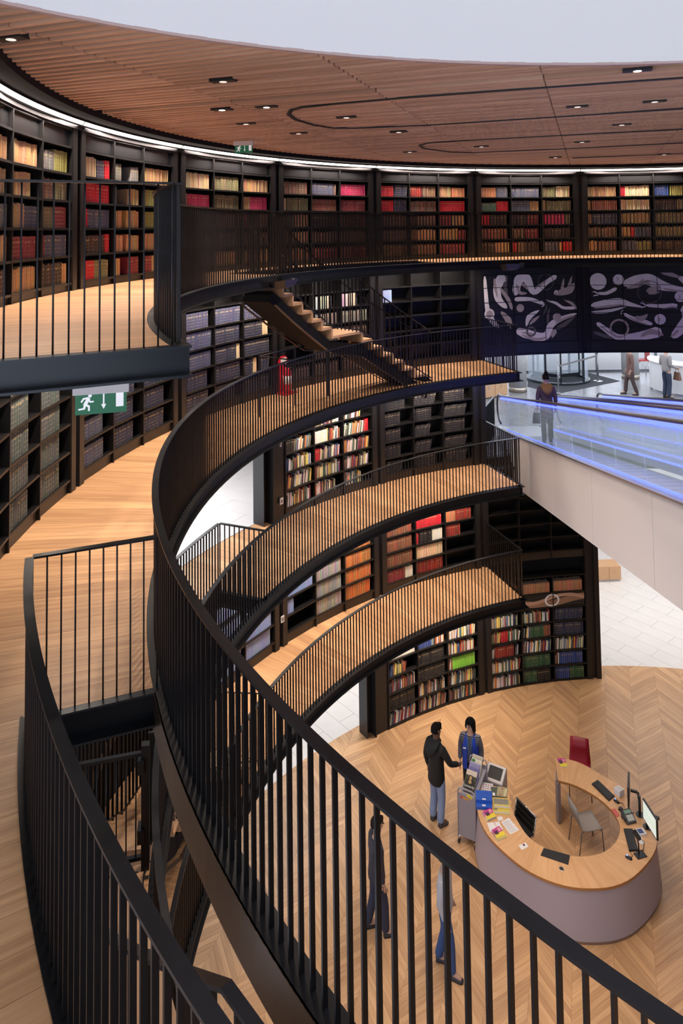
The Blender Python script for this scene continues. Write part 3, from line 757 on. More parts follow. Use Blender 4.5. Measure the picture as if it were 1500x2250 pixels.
def book_mesh():
    me = bpy.data.meshes.new('book'); me.from_pydata(TV, [], TF); me.materials.append(BM_O); me.materials.append(PAPER)
    me.polygons.foreach_set('material_index', TM); set_loc(me)
    b = bmesh.new(); b.from_mesh(me); bmesh.ops.recalc_face_normals(b, faces=b.faces); b.to_mesh(me); b.free(); return me
BOOK = book_mesh()
ORD = ['top', 'second', 'third', 'fourth', 'fifth', 'sixth', 'seventh']
allbooks = {}
brng = random.Random(11)
for (z, k), cols in SPEC.items():
    rows = ROWS[z]; 
    for j, col in enumerate(cols):
        F, az = col_frame(k, j); cells = col.split('/')
        shelves = (rows[:-1] if z == L4 else rows)[::-1]
        for ri, cell in enumerate(cells):
            if cell == '-' or cell == 'x': continue
            zz = z + shelves[ri]
            fill = 0.94
            if cell.endswith(' x'): cell = cell[:-2]; fill = 0.74
            runs = [(c.split(':')[0], float(c.split(':')[1]) if ':' in c else 1.0) for c in cell.split('+')]
            usable = (COLW - 0.05) * fill; tot = sum(w for _, w in runs); x = -COLW / 2 + 0.02; x_end = x + usable
            if len(runs) == 1 and ':' in cell: x_end = x + usable * min(1, runs[0][1] / 8.0)
            modern = z in (L2, G0)
            clear = (shelves[ri - 1] - shelves[ri] if ri > 0 else 0.345) - 0.04
            for nm, w in runs:
                xe = x + (x_end + COLW / 2 - 0.02) * w / tot if len(runs) > 1 else x_end
                xe = min(xe, x_end)
                if nm == 'x': x = xe; continue
                hexc, h0, t0, word = BOOKS[nm]
                tilt = 0.0
                if nm in ('mix', 'blue', 'navy', 'mag') and brng.random() < 0.5: tilt = brng.uniform(0.03, 0.14)
                if nm == 'mag': tilt = brng.choice((0, 0, 0.25))
                jit = 0.16 if nm == 'mix' else (0.05 if nm in ('tan', 'brown', 'dark', 'grey', 'olive', 'cream', 'mag') else 0.012)
                hrun = h0 * brng.uniform(0.95, 1.04)
                while x < xe - 0.4 * t0:
                    th = t0 * brng.uniform(0.6, 1.5) if nm == 'mix' else t0 * brng.uniform(0.9, 1.1)
                    if x + th > xe + 0.015: break
                    h = min(clear, hrun * (1 + brng.uniform(-jit, jit)))
                    hc = brng.choice(MIXCOL) if nm == 'mix' else hexc
                    c = srgb(hc); q = 0.16 if jit > 0.02 else (0.24 if nm in ('orange', 'law', 'dred', 'rust', 'lgrey') else 0.10)
                    c = tuple(min(.9, 1.3 * v * (1 + brng.uniform(-q, q))) for v in c); f_ = brng.uniform(.88, 1.12) if nm in ('orange', 'law', 'dred', 'tan', 'brown', 'mag') else 1.0; c = (c[0] * f_, c[1], c[2] / f_)
                    dpt = brng.uniform(0.17, 0.20) if not modern else brng.uniform(0.15, 0.2)
                    tl = tilt + (brng.uniform(-.01, .02) if jit > .02 else 0)
                    if nm == 'mix' and brng.random() < 0.12: tl = brng.uniform(0.05, 0.2)
                    M = F @ Matrix.Translation((x + th / 2, 0.03 + brng.uniform(0, 0.012 if jit > .02 else .003), zz + 0.001)) @ Matrix.Rotation(tl, 4, 'Y') @ Matrix.Diagonal((th * 0.94, dpt, h * math.cos(tl), 1))
                    cname = word
                    if nm == 'mix':
                        cname = {'#c9c2b6': 'pale grey', '#8a2f30': 'brick red', '#2f3f68': 'dark blue', '#3d5240': 'green', '#b48c5a': 'tan', '#1f1f25': 'black', '#7c6a58': 'brown', '#d8d3c8': 'white', '#a5442e': 'rust red', '#5a6f86': 'steel blue', '#e0c060': 'yellow', '#6b2f4a': 'plum', '#3a3532': 'charcoal', '#9a958c': 'grey', '#2a4a48': 'teal', '#c46a3a': 'orange'}[hc]
                    allbooks.setdefault(G0 if z == L2 else z, []).append((k, j, ri, M, c, cname, z, brng.random()))
                    x += th + (h * math.tan(tl) * 0.02)
                x = max(x, xe) if len(runs) > 1 else x
KIND = {L4: ('antique_book', 'antique book'), L3: ('bound_periodical', 'bound periodical'), L1: ('reference_volume', 'reference volume'), G0: ('library_book', 'library book')}
COLWORD = ['left', 'middle', 'right']
for z, lst in allbooks.items():
    lst.sort(key=lambda t: (t[3].translation - Vector((0, 0, EYE))).length)
    cellpos = {}
    for b_ in lst:
        cellpos.setdefault((b_[6], b_[0], b_[1], b_[2]), []).append(b_)
    order = {}
    for cell_ in cellpos.values():
        F_ = col_frame(cell_[0][0], cell_[0][1])[0].inverted()
        for q_, b_ in enumerate(sorted(cell_, key=lambda t_: (F_ @ t_[3].translation).x)): order[id(b_)] = q_ + 1
    for bk_ in lst[:300]:
        k, j, ri, M, c, cname, z_, r = bk_; q_ = order[id(bk_)]
        o = obj(KIND[z][0], BOOK); o.matrix_basis = M; o.color = (*c, 1)
        lab = '%s book, %s from left, %s shelf, %s column, %s' % (cname, '%d%s' % (q_, 'th' if 10 < q_ < 20 else {1: 'st', 2: 'nd', 3: 'rd'}.get(q_ % 10, 'th')), ORD[ri], COLWORD[j], BAYNAME[(z_, k)])
        tag(o, lab, KIND[z][1], 'books, %s shelf, %s column, %s' % (ORD[ri], COLWORD[j], BAYNAME[(z_, k)]))
    rest = lst[300:]
    if rest:
        v = []; f = []; mi = []; lc = []; tint = []; rn = []
        for k, j, ri, M, c, cname, nm, r in rest:
            o = len(v); v += [tuple(M @ Vector(p)) for p in TV]; f += [[i + o for i in q] for q in TF]; mi += TM
            lc += [x for p in TV for x in p]; tint += [x for p in TV for x in (*c, 1)]; rn += [r] * len(TV)
        me = bpy.data.meshes.new('books'); me.from_pydata(v, [], f); me.materials.append(BM_A); me.materials.append(PAPER); me.polygons.foreach_set('material_index', mi)
        set_loc(me, lc); a_ = me.attributes.new('tint', 'FLOAT_COLOR', 'POINT'); a_.data.foreach_set('color', tint)
        a_ = me.attributes.new('rnd', 'FLOAT', 'POINT'); a_.data.foreach_set('value', rn)
        b = bmesh.new(); b.from_mesh(me); bmesh.ops.recalc_face_normals(b, faces=b.faces); b.to_mesh(me); b.free()
        tag(obj('further_' + KIND[z][0] + 's', me), 'rows of further books on the %s shelves' % LEVEL_WORD[z], 'books', None, 'stuff')

# ---- strip lights above the bookcases
def strip(label, r0, r1, a0, a1, z, strength, col=(1, 0.86, 0.76), drop=0.0, watts=20, aim=0.25):
    m_ = mat('strip_%g_%g' % (strength, col[2]), (1, 1, 1), 0.5, emit=col, estr=strength)
    base = pol((r0 + r1) / 2, (a0 + a1) / 2, z); t = thing('strip_light', label, 'strip light', base)
    s = MB(); n = 8; vs = []
    for i in range(n + 1):
        a = a0 + (a1 - a0) * i / n
        vs += [pol(r0, a, z - .002 + drop * .15) - base, pol(r1, a, z - .002 - drop) - base]
    s.add(vs, [(2 * i, 2 * i + 1, 2 * i + 3, 2 * i + 2) for i in range(n)]); s.build('diffuser', m_, t, recalc=False)
    d = bpy.data.lights.new('strip_lamp', 'AREA'); d.shape = 'RECTANGLE'; d.size = R_(a1 - a0) * r0; d.size_y = 0.05; d.energy = watts; d.color = col; d.spread = R_(150)
    l = bpy.data.objects.new('strip_lamp', d); COL.objects.link(l); l.parent = t; am = (a0 + a1) / 2
    out = Vector((math.cos(R_(am)), math.sin(R_(am)), 0)); l.location = -out * .03 + Vector((0, 0, -.02 - drop)); zax = -(out * aim - Vector((0, 0, 1))).normalized()
    xax = Vector((-out.y, out.x, 0)); yax = zax.cross(xax); Mr = Matrix((xax, yax, zax)).transposed(); l.rotation_euler = Mr.to_euler()
    s = MB(); s.sector(r0 - .004, r1 + .004, a0, a1, z + drop * .15, z + drop * .15 + .012, n); obj('housing', s.mesh('housing', STEEL), t, -base)
    return t
for k in range(-2, 6):
    nm = BAYNAME.get((L4, k))
    strip('glowing strip light above the books, ' + (nm or 'top gallery, outside the frame'), 9.865, 9.895, PA(k) + 0.08, PA(k) + BAY - 0.08, EYE + 1.445, 5, drop=.035, watts=48, aim=.12)
for z, ks, st in ((L4, range(1, 6), 30), (L3, (1, 2), 30), (L2, range(1, 4), 30), (L1, (1,), 44)):
    for k in ks:
        below = {L4: L3, L3: L2, L2: L1, L1: G0}[z]
        strip('strip light under the gallery above the shelves, ' + BAYNAME.get((below, k), 'outside the frame'), 9.50, 9.54, PA(k) + 1, PA(k) + BAY - 1, z - 0.185, 5, (1, 0.86, 0.74), watts=st)
# ------------------------------------------------------------------ entrance hall, travelators, murals, fittings
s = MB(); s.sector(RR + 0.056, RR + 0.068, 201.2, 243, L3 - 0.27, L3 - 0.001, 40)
structure(s.build('trim_80', mat('web_brown_reflection', (0.055, 0.035, 0.022), 0.28, 0.75)), 'brown-reflecting web plate of the ring beam beside the stair opening')  # brown reflection is put into the plate's base colour

# ---- glass front of the entrance hall
FY = 28.7
def facade(x0, x1, y):
    t = structure(obj('window_1', None, None, ((x0 + x1) / 2, y, L2)), 'glass front of the entrance hall'); n = 9; w = (x1 - x0) / n; ox = (x0 + x1) / 2
    for i in range(n):
        s = MB(); s.box(x0 + i * w + .04 - ox, x0 + (i + 1) * w - .04 - ox, -.008, .008, .08, L3 + .0 - L2); s.build('pane', mat('clear_glass', (0.9, 0.95, 1.0), 0.03, alpha=0.10), t)
    for i in range(n + 1):
        s = MB(); s.box(x0 + i * w - .04 - ox, x0 + i * w + .04 - ox, -.05, .05, 0, L3 + .08 - L2); s.build('mullion', mat('frame_grey', (0.16, 0.17, 0.19), 0.4, 0.6), t)
    s = MB(); s.box(x0 - ox, x1 - ox, -.05, .05, 0, .08); s.build('sill', mat('frame_grey', (0.16, 0.17, 0.19), 0.4, 0.6), t)
facade(3.0, 24.0, FY)
s = MB(); s.box(-25, 45, FY + .4, 90, L2 - .3, L2 - .05); structure(s.build('floor', mat('plaza_stone', (0.8, 0.8, 0.82), 0.6)), 'pale paving outside the glass front')
s = MB(); s.box(2.9, 3.0, 19.6, FY, L2, L3 - .3); structure(s.build('wall_entrance_left', WHITE), 'white side wall of the entrance hall')

CONC = mat('concrete', (0.42, 0.42, 0.42), 0.75, noise=(5.0, 0.22), bump=0.2)
for x, y, lab in ((6.09, 25.5, 'round concrete column behind the first travelator newels'), (10.8, 27.4, 'round concrete column left of the white reception counter')):
    t = thing('concrete_column', lab, 'column', (x, y, L2))
    s = MB(); s.lathe([(.31, .16), (.31, L3 + .08 - L2)], 28); s.build('shaft', CONC, t)
    s = MB(); s.lathe([(.318, 0), (.318, .16)], 28); s.build('base_collar', mat('bronze', (0.42, 0.36, 0.30), 0.3, 0.8), t)

# revolving door
rx, ry = 8.05, 27.35
t = thing('revolving_door', 'glass revolving door with dark frame at the entrance', 'door', (rx, ry, L2 + .012)); DK = mat('door_dark', (0.03, 0.035, 0.045), 0.35, 0.5)
s = MB(); s.sector(1.0, 1.16, 0, 360, 0, .07, 48, 0, 0); s.build('base_ring', DK, t)
s = MB(); s.sector(.0, 1.2, 0, 360, 2.05, 2.14, 48, 0, 0); s.build('canopy', DK, t)
for a0, a1 in ((130, 230), (-50, 50)):
    s = MB(); s.sector(1.07, 1.09, a0, a1, .07, 2.05, 16, 0, 0); s.build('curved_glass', mat('door_glass', (0.8, 0.9, 1.0), 0.03, alpha=0.22), t)
for a in (130, 230, -50, 50):
    s = MB(); p = Vector((1.08 * math.cos(R_(a)), 1.08 * math.sin(R_(a)), 0)); s.bar(p, p + Vector((0, 0, 2.05)), .07, .07); s.build('door_post', DK, t)
for a in (20, 140, 260):
    d = Vector((math.cos(R_(a)), math.sin(R_(a)), 0)); s = MB()
    s.bar(d * .98 + Vector((0, 0, .05)), d * .98 + Vector((0, 0, 2.0)), .05, .05); s.bar(d * .03 + Vector((0, 0, .12)), d * .98 + Vector((0, 0, .12)), .05, .12)
    w = s.build('door_wing', DK, t)
    s = MB(); s.bar(d * .05 + Vector((0, 0, 1.08)), d * .96 + Vector((0, 0, 1.08)), .012, 1.8); s.build('wing_glass', mat('door_glass', (0.8, 0.9, 1.0), 0.03, alpha=0.22), w)
s = MB(); s.prism([(6.6, 26.2), (7.3, 25.0), (10.2, 26.9), (9.6, 28.4), (7.2, 28.4)], L2, L2 + .012)
tag(s.build('entrance_mat', mat('mat_dark', (0.035, 0.037, 0.045), 0.95, noise=(60, .3))), 'dark entrance mat in front of the revolving door', 'mat')
# belt barrier
p, q = Vector((7.35, 24.95, L2 + .012)), Vector((9.4, 26.9, L2 + .012)); t = thing('belt_barrier', 'chrome belt barrier on the dark entrance mat', 'barrier', p)
CHR = mat('chrome', (0.6, 0.6, 0.62), 0.2, 1.0)
for e in (p, q):
    s = MB(); s.lathe([(.17, 0), (.17, .012), (.05, .03)], 20, (e.x - p.x, e.y - p.y)); s.build('post_base', CHR, t)
    s = MB(); s.tube([e - p + Vector((0, 0, .02)), e - p + Vector((0, 0, .98))], .03, 10); s.build('post', mat('post_grey', (0.25, 0.25, 0.26), 0.3, 0.8), t)
s = MB(); s.bar(Vector((0, 0, .93)), q - p + Vector((0, 0, .93)), .006, .06); s.build('belt', mat('belt_grey', (0.16, 0.15, 0.16), 0.7), t)

# reception counter and stool
t = thing('reception_counter', 'white curved reception counter at the right photo edge', 'counter', (12.0, 25.4, L2))
s = MB(); s.sector(1.05, 1.22, 135, 300, .06, 1.0, 24, 0, 0); s.build('front', mat('counter_white', (0.75, 0.74, 0.74), 0.4), t)
s = MB(); s.sector(.55, 1.28, 135, 300, 1.0, 1.04, 24, 0, 0); s.build('top', mat('counter_top', (0.85, 0.82, 0.78), 0.35), t)
s = MB(); s.sector(1.06, 1.18, 135, 300, 0, .06, 24, 0, 0); s.build('plinth', CHR, t)
t = thing('bar_stool', 'red bar stool beyond the reception counter', 'stool', (11.35, 27.6, L2))
s = MB(); s.box(-.2, .2, -.2, .2, .62, .66); s.build('seat', mat('stool_red', '#b03030', .5), t)
s = MB(); s.box(.17, .2, -.2, .2, .66, 1.0); s.build('backrest', mat('stool_red', '#b03030', .5), t)
for i, j in ((-1, -1), (1, -1), (1, 1), (-1, 1)):
    s = MB(); s.tube([(i * .16, j * .16, .62), (i * .22, j * .22, 0)], .012, 6); s.build('leg', CHR, t)
t = thing('cupboard', 'low pale wood cupboard left of the concrete column', 'cupboard', (5.0, 24.75, L2), R_(28)); LW = mat('light_wood', '#cba17a', .5, noise=(6, .1))
s = MB(); s.box(-.55, .55, -.2, .2, .03, .62); s.build('body', LW, t)
for x in (-.27, .27):
    s = MB(); s.box(x - .26, x + .26, -.218, -.2, .05, .6); d = s.build('cupboard_door', LW, t)
    s = MB(); s.box(x - .01, x + .01, -.235, -.218, .3, .4); s.build('handle', CHR, d)
t = thing('low_cabinet', 'pale wood cabinet on the stone floor under the travelator', 'cabinet', (8.2, 23.3, -.004), R_(3))
s = MB(); s.box(-.38, .38, -.25, .25, .06, .46); s.build('body', LW, t)
s = MB(); s.box(-.34, .34, -.21, .21, 0, .06); s.build('plinth', mat('plinth_white', (.6, .6, .6), .5), t)
for x in (-.19, .19):
    s = MB(); s.box(x - .18, x + .18, -.264, -.25, .08, .44); s.build('cabinet_door', LW, t)

# ---- travelators: rise towards the viewer at about 11.5 degrees
SL = 0.2025; TY0 = 20.1
BLUE = mat('blue_led', (0.1, 0.12, 0.9), 0.4, emit=(0.035, 0.055, 1.0), estr=4.2)
BLUE2 = mat('blue_skirt_led', (0.1, 0.12, 0.9), 0.4, emit=(0.06, 0.12, 1.0), estr=1.6)
BGLASS = mat('balustrade_glass', (0.62, 0.82, 0.90), 0.04, alpha=0.26)
RUB = mat('handrail_rubber', (0.07, 0.06, 0.07), 0.3); PANW = mat('travelator_panel', (0.74, 0.70, 0.69), 0.45); STE = mat('brushed_steel', (0.45, 0.46, 0.50), 0.3, 0.85)
def zt(y): return L2 + SL * max(0.0, TY0 - y)
def travelator(label, xl, xr, clad):
    y1 = 4.0; t = thing('travelator', label, 'travelator', ((xl + xr) / 2, 20.4, L2)); o = Vector(t.location)
    kx = -0.0321
    def P(x, y, dz): return Vector((x - kx * 0 + kx * (20.4 - y), y, zt(y) + dz)) - o
    def run(s, x, dz, w, h, ya=20.0, yb=y1):
        s.bar(P(x, ya, dz) if ya > TY0 else P(x, ya, dz), P(x, yb, dz), w, h)
    s = MB(); run(s, (xl + xr) / 2, -.03, xr - xl - .16, .05, 19.9); s.build('moving_belt', mat('belt_metal', (0.25, 0.26, 0.28), 0.35, 0.7), t)
    n = 40; gap = .16
    for i in range(n):
        y = 19.6 - i * .4
        s = MB(); s.bar(P((xl + xr) / 2, y, .0), P((xl + xr) / 2, y - .36, .0), xr - xl - .2, .012); s.build('pallet', mat('belt_metal2', (0.33, 0.34, 0.36), 0.3, 0.8), t)
    s = MB(); s.box(xl - o.x + .05, xr - o.x - .05, -.5, .6, -.01, .012); s.build('landing_plate', STE, t)
    for x, sg, nm in ((xl, -1, 'left'), (xr, 1, 'right')):
        s = MB(); run(s, x, .11, .10, .14, 20.2); s.build('skirt', STE, t)
        yy = 20.1; L_ = 1.15
        while yy - L_ > y1:
            s = MB(); s.bar(P(x, yy - .01, .60), P(x, yy - L_ + .01, .60), .014, .82); s.build('glass_panel', BGLASS, t); yy -= L_
        s = MB(); run(s, x, 1.02, .045, .035, 20.1); s.build('blue_light', BLUE, t)
        s = MB(); run(s, x - sg * .06, .20, .02, .03, 19.6); s.build('skirt_light', BLUE2, t)
        # handrail with rounded newel end
        pts = [P(x, 20.15, .32), P(x, 20.42, .36), P(x, 20.62, .55), P(x, 20.66, .78), P(x, 20.55, .98), P(x, 20.35, 1.07), P(x, 20.0, 1.085), P(x, 19.0, 1.085), P(x, y1, 1.085)]
        s = MB(); s.tube(pts, [.028] * 9, 8); h = s.build('handrail', RUB, t)
    return t
tv = travelator('nearer travelator with white cladding and blue-lit glass balustrades', 4.33, 5.63, True)
travelator('farther travelator with blue-lit glass balustrades', 6.0, 7.15, False)
# white cladding of the near side
o = Vector(tv.location); kx = -0.0321
yb = [20.2, 16.4, 14.1, 11.8, 9.3, 6.8, 4.2]
for i in range(len(yb) - 1):
    a, c = yb[i] - .006, yb[i + 1] + .006; s = MB()
    xa, xc = 4.33 - .07 + kx * (20.4 - a), 4.33 - .07 + kx * (20.4 - c)
    za, zc_ = zt(a), zt(c)
    vs = []
    for x, y, z in ((xa, a, za), (xc, c, zc_)):
        vs += [(x - .02, y, z + .17), (x + .01, y, z + .17), (x + .01, y, z - 1.05), (x - .02, y, z - 1.05)]
    s.add([tuple(Vector(v) - o) for v in vs], [(0, 1, 2, 3), (7, 6, 5, 4), (0, 4, 5, 1), (1, 5, 6, 2), (2, 6, 7, 3), (3, 7, 4, 0)])
    s.build('cladding_panel', PANW, tv)
s = MB(); vs = []
for y in (20.2, 4.2):
    for x in (4.27, 5.7): vs.append((x + kx * (20.4 - y) - o.x, y - o.y, zt(y) - 1.05 - o.z))
s.add(vs, [(0, 1, 3, 2)]); s.build('underside', PANW, tv)
s = MB(); s.bar(Vector((4.24, 20.2, zt(20.2) + .18)) - o, Vector((4.24 + kx * 16, 4.2, zt(4.2) + .18)) - o, .10, .03); s.build('top_trim', STE, tv)
straight_railing('short black railing between gallery end and travelator', pol(10.3, 108.2), (4.15, 20.2), L2, FLAT, name='landing_railing')

# ---- murals: black panels with pale painted figures, on the wall beside the stair gallery
M1, M2, M3 = mat('paint_pale', (0.78, 0.70, 0.67), 0.7, noise=(4, .2)), mat('paint_mid', (0.42, 0.34, 0.31), 0.7, noise=(4, .25)), mat('paint_dim', (0.13, 0.11, 0.105), 0.7)
PANB = mat('mural_black', (0.012, 0.012, 0.013), 0.45)
MZ0, MZ1 = 8.24, 9.93
def mural(k, label, strokes, discs):
    a1, a0 = PA(k) + BAY - 1.0, PA(k) + 1.0
    base = pol(RW, (a0 + a1) / 2, MZ0); t = thing('mural', label, 'mural', base)
    zs = [0, .195, .41, .60, .815, 1]
    for i in range(3):
        for j in range(5):
            s = MB(); s.sector(RW + .005, RW + .03, a1 - (a1 - a0) * i / 3 - .05, a1 - (a1 - a0) * (i + 1) / 3 + .05, MZ0 + (MZ1 - MZ0) * zs[j] + .006, MZ0 + (MZ1 - MZ0) * zs[j + 1] - .006, 3)
            obj('panel', s.mesh('panel', PANB), t, -base)
    W_ = (a1 - a0)
    mesh = [MB(), MB(), MB()]
    def at(u, v, e): return pol(RW + .003 - e, a1 - W_ * u, MZ0 + (MZ1 - MZ0) * v)
    asp = R_(W_) * RW / (MZ1 - MZ0)
    def stroke(pts, ws, tone, e):
        # smooth the polyline, then lay a flat tapered band on the panels
        fine = []
        for i in range(len(pts) - 1):
            p0, p1, p2, p3 = pts[max(i - 1, 0)], pts[i], pts[i + 1], pts[min(i + 2, len(pts) - 1)]
            for q in range(6):
                f = q / 6; cr = [0.5 * (2 * p1[d] + (p2[d] - p0[d]) * f + (2 * p0[d] - 5 * p1[d] + 4 * p2[d] - p3[d]) * f * f + (3 * p1[d] - p0[d] - 3 * p2[d] + p3[d]) * f ** 3) for d in (0, 1)]
                fine.append((cr[0], cr[1], ws[i] + (ws[i + 1] - ws[i]) * f))
        fine.append((*pts[-1], ws[-1])); vs = []
        for i, (x, y, w) in enumerate(fine):
            xa, ya, _ = fine[max(i - 1, 0)]; xb, yb_, _ = fine[min(i + 1, len(fine) - 1)]
            dx, dy = (xb - xa), (yb_ - ya); L_ = math.hypot(dx, dy) or 1; cap = min(1, .35 + min(i, len(fine) - 1 - i) * .3)
            nx_, ny_ = -dy / L_ * w * cap / 2, dx / L_ * w * cap / 2
            vs += [at(x + nx_, y + ny_, e), at(x - nx_, y - ny_, e)]
        return mesh[tone].add(vs, [(2 * i, 2 * i + 1, 2 * i + 3, 2 * i + 2) for i in range(len(fine) - 1)])
    X0, SC = (187 if k == 0 else 880), 593.0
    def cv_(p): return ((p[0] - X0) / SC, (500 - p[1]) / 410.0)
    def run(pts, ws, tone, e):
        # work in px so that widths stay true, then map
        fine_pts = pts
        mesh_before = None
        f2 = []
        for i in range(len(pts) - 1):
            p0, p1, p2, p3 = pts[max(i - 1, 0)], pts[i], pts[i + 1], pts[min(i + 2, len(pts) - 1)]
            for q in range(6):
                f = q / 6; cr = [0.5 * (2 * p1[d] + (p2[d] - p0[d]) * f + (2 * p0[d] - 5 * p1[d] + 4 * p2[d] - p3[d]) * f * f + (3 * p1[d] - p0[d] - 3 * p2[d] + p3[d]) * f ** 3) for d in (0, 1)]
                f2.append((cr[0], cr[1], ws[i] + (ws[i + 1] - ws[i]) * f))
        f2.append((*pts[-1], ws[-1])); vs = []
        for i, (x, y, w) in enumerate(f2):
            xa, ya, _ = f2[max(i - 1, 0)]; xb, yb_, _ = f2[min(i + 1, len(f2) - 1)]
            dx, dy = xb - xa, yb_ - ya; L_ = math.hypot(dx, dy) or 1; cap = min(1, .4 + min(i, len(f2) - 1 - i) * .3)
            for sg in (1, -1):
                u, v = cv_((x - sg * dy / L_ * w * cap / 2, y + sg * dx / L_ * w * cap / 2))
                vs.append(at(min(max(u, .004), .996), min(max(v, .004), .996), e))
        mesh[tone].add(vs, [(2 * i, 2 * i + 1, 2 * i + 3, 2 * i + 2) for i in range(len(f2) - 1)])
    e = 0.0005
    for pts, ws, tone in strokes: run(pts, ws, tone, e); e += 0.00012
    for (x, y, r, r2, tone) in discs:
        n = 28; vs = []
        for i in range(n):
            for rr in (r, r2):
                u, v = cv_((x + rr * math.cos(2 * math.pi * i / n), y + rr * math.sin(2 * math.pi * i / n))); vs.append(at(min(max(u, .004), .996), min(max(v, .004), .996), e))
        mesh[tone].add(vs, [(2 * i, 2 * i + 1, 2 * ((i + 1) % n) + 1, 2 * ((i + 1) % n)) for i in range(n)]); e += 0.00012
    for i in range(1, 3):
        s = MB(); ac = a1 - W_ * i / 3; s.sector(RW - .006, RW + .004, ac - .035, ac + .035, MZ0, MZ1, 1); obj('panel_joint', s.mesh('panel_joint', STEEL), t, -base)
    for z_ in zs[1:-1]:
        s = MB(); zz = MZ0 + (MZ1 - MZ0) * z_; s.sector(RW - .006, RW + .004, a0, a1, zz - .006, zz + .006, 8); obj('panel_joint', s.mesh('panel_joint', STEEL), t, -base)
    for mm, nm, ma in zip(mesh, ('painted_figures', 'painted_shading', 'painted_dim_shapes'), (M1, M2, M3)):
        if mm.f: obj(nm, mm.mesh(nm, ma, False), t, -base)
mural(0, 'left mural of pale swirling figures on black panels', [
    ([(200, 95), (205, 200), (215, 300), (245, 365), (290, 405)], [18, 25, 30, 35, 16], 0),
    ([(335, 92), (285, 150), (285, 230), (340, 290)], [80, 55, 45, 24], 0), ([(345, 95), (330, 150), (345, 210)], [22, 26, 10], 2),
    ([(300, 170), (350, 240), (372, 300)], [20, 24, 18], 1), ([(300, 310), (345, 360), (365, 415)], [16, 40, 20], 1),
    ([(395, 215), (420, 125), (470, 115), (515, 200), (600, 140), (660, 105)], [40, 60, 56, 34, 28, 30], 0), ([(440, 150), (480, 170), (510, 190)], [20, 30, 14], 1),
    ([(390, 240), (430, 240), (500, 245), (575, 275)], [22, 28, 24, 16], 0),
    ([(640, 215), (690, 205), (740, 190), (768, 150)], [12, 40, 45, 10], 1), ([(690, 195), (705, 120)], [26, 6], 1), ([(730, 185), (755, 108)], [26, 6], 1),
    ([(590, 250), (650, 270), (700, 300), (779, 300)], [8, 16, 18, 20], 0), ([(700, 250), (750, 275), (779, 310)], [8, 18, 10], 1),
    ([(395, 425), (450, 445), (540, 470), (590, 460), (615, 405), (670, 370), (779, 335)], [30, 56, 50, 45, 40, 30, 14], 0), ([(600, 470), (640, 440), (620, 480)], [10, 30, 8], 1),
    ([(262, 110), (268, 170), (280, 225)], [14, 18, 8], 1), ([(405, 150), (425, 200), (470, 205)], [14, 22, 10], 1), ([(520, 175), (560, 155), (600, 125)], [8, 14, 8], 1), ([(575, 275), (560, 255), (545, 262)], [10, 8, 4], 0), ([(560, 290), (575, 280), (585, 262)], [6, 6, 3], 0), ([(430, 455), (520, 485), (590, 475)], [12, 20, 10], 1), ([(640, 395), (700, 365), (760, 345)], [8, 14, 5], 1), ([(650, 425), (700, 400), (770, 350)], [20, 26, 8], 2), ([(595, 395), (600, 340), (610, 300)], [6, 16, 4], 2), ([(570, 340), (585, 310), (590, 280)], [5, 14, 4], 2), ([(640, 210), (655, 195), (665, 215)], [4, 10, 4], 0), ([(460, 405), (480, 350), (545, 310)], [8, 34, 8], 0), ([(480, 395), (510, 370), (545, 345)], [8, 22, 6], 1), ([(430, 440), (520, 455)], [12, 12], 1)],
    [(225, 322, 33, 22, 0), (225, 322, 21, 0, 1), (425, 293, 24, 0, 1), (655, 355, 26, 0, 1), (490, 437, 32, 20, 2), (590, 140, 50, 46, 2)])
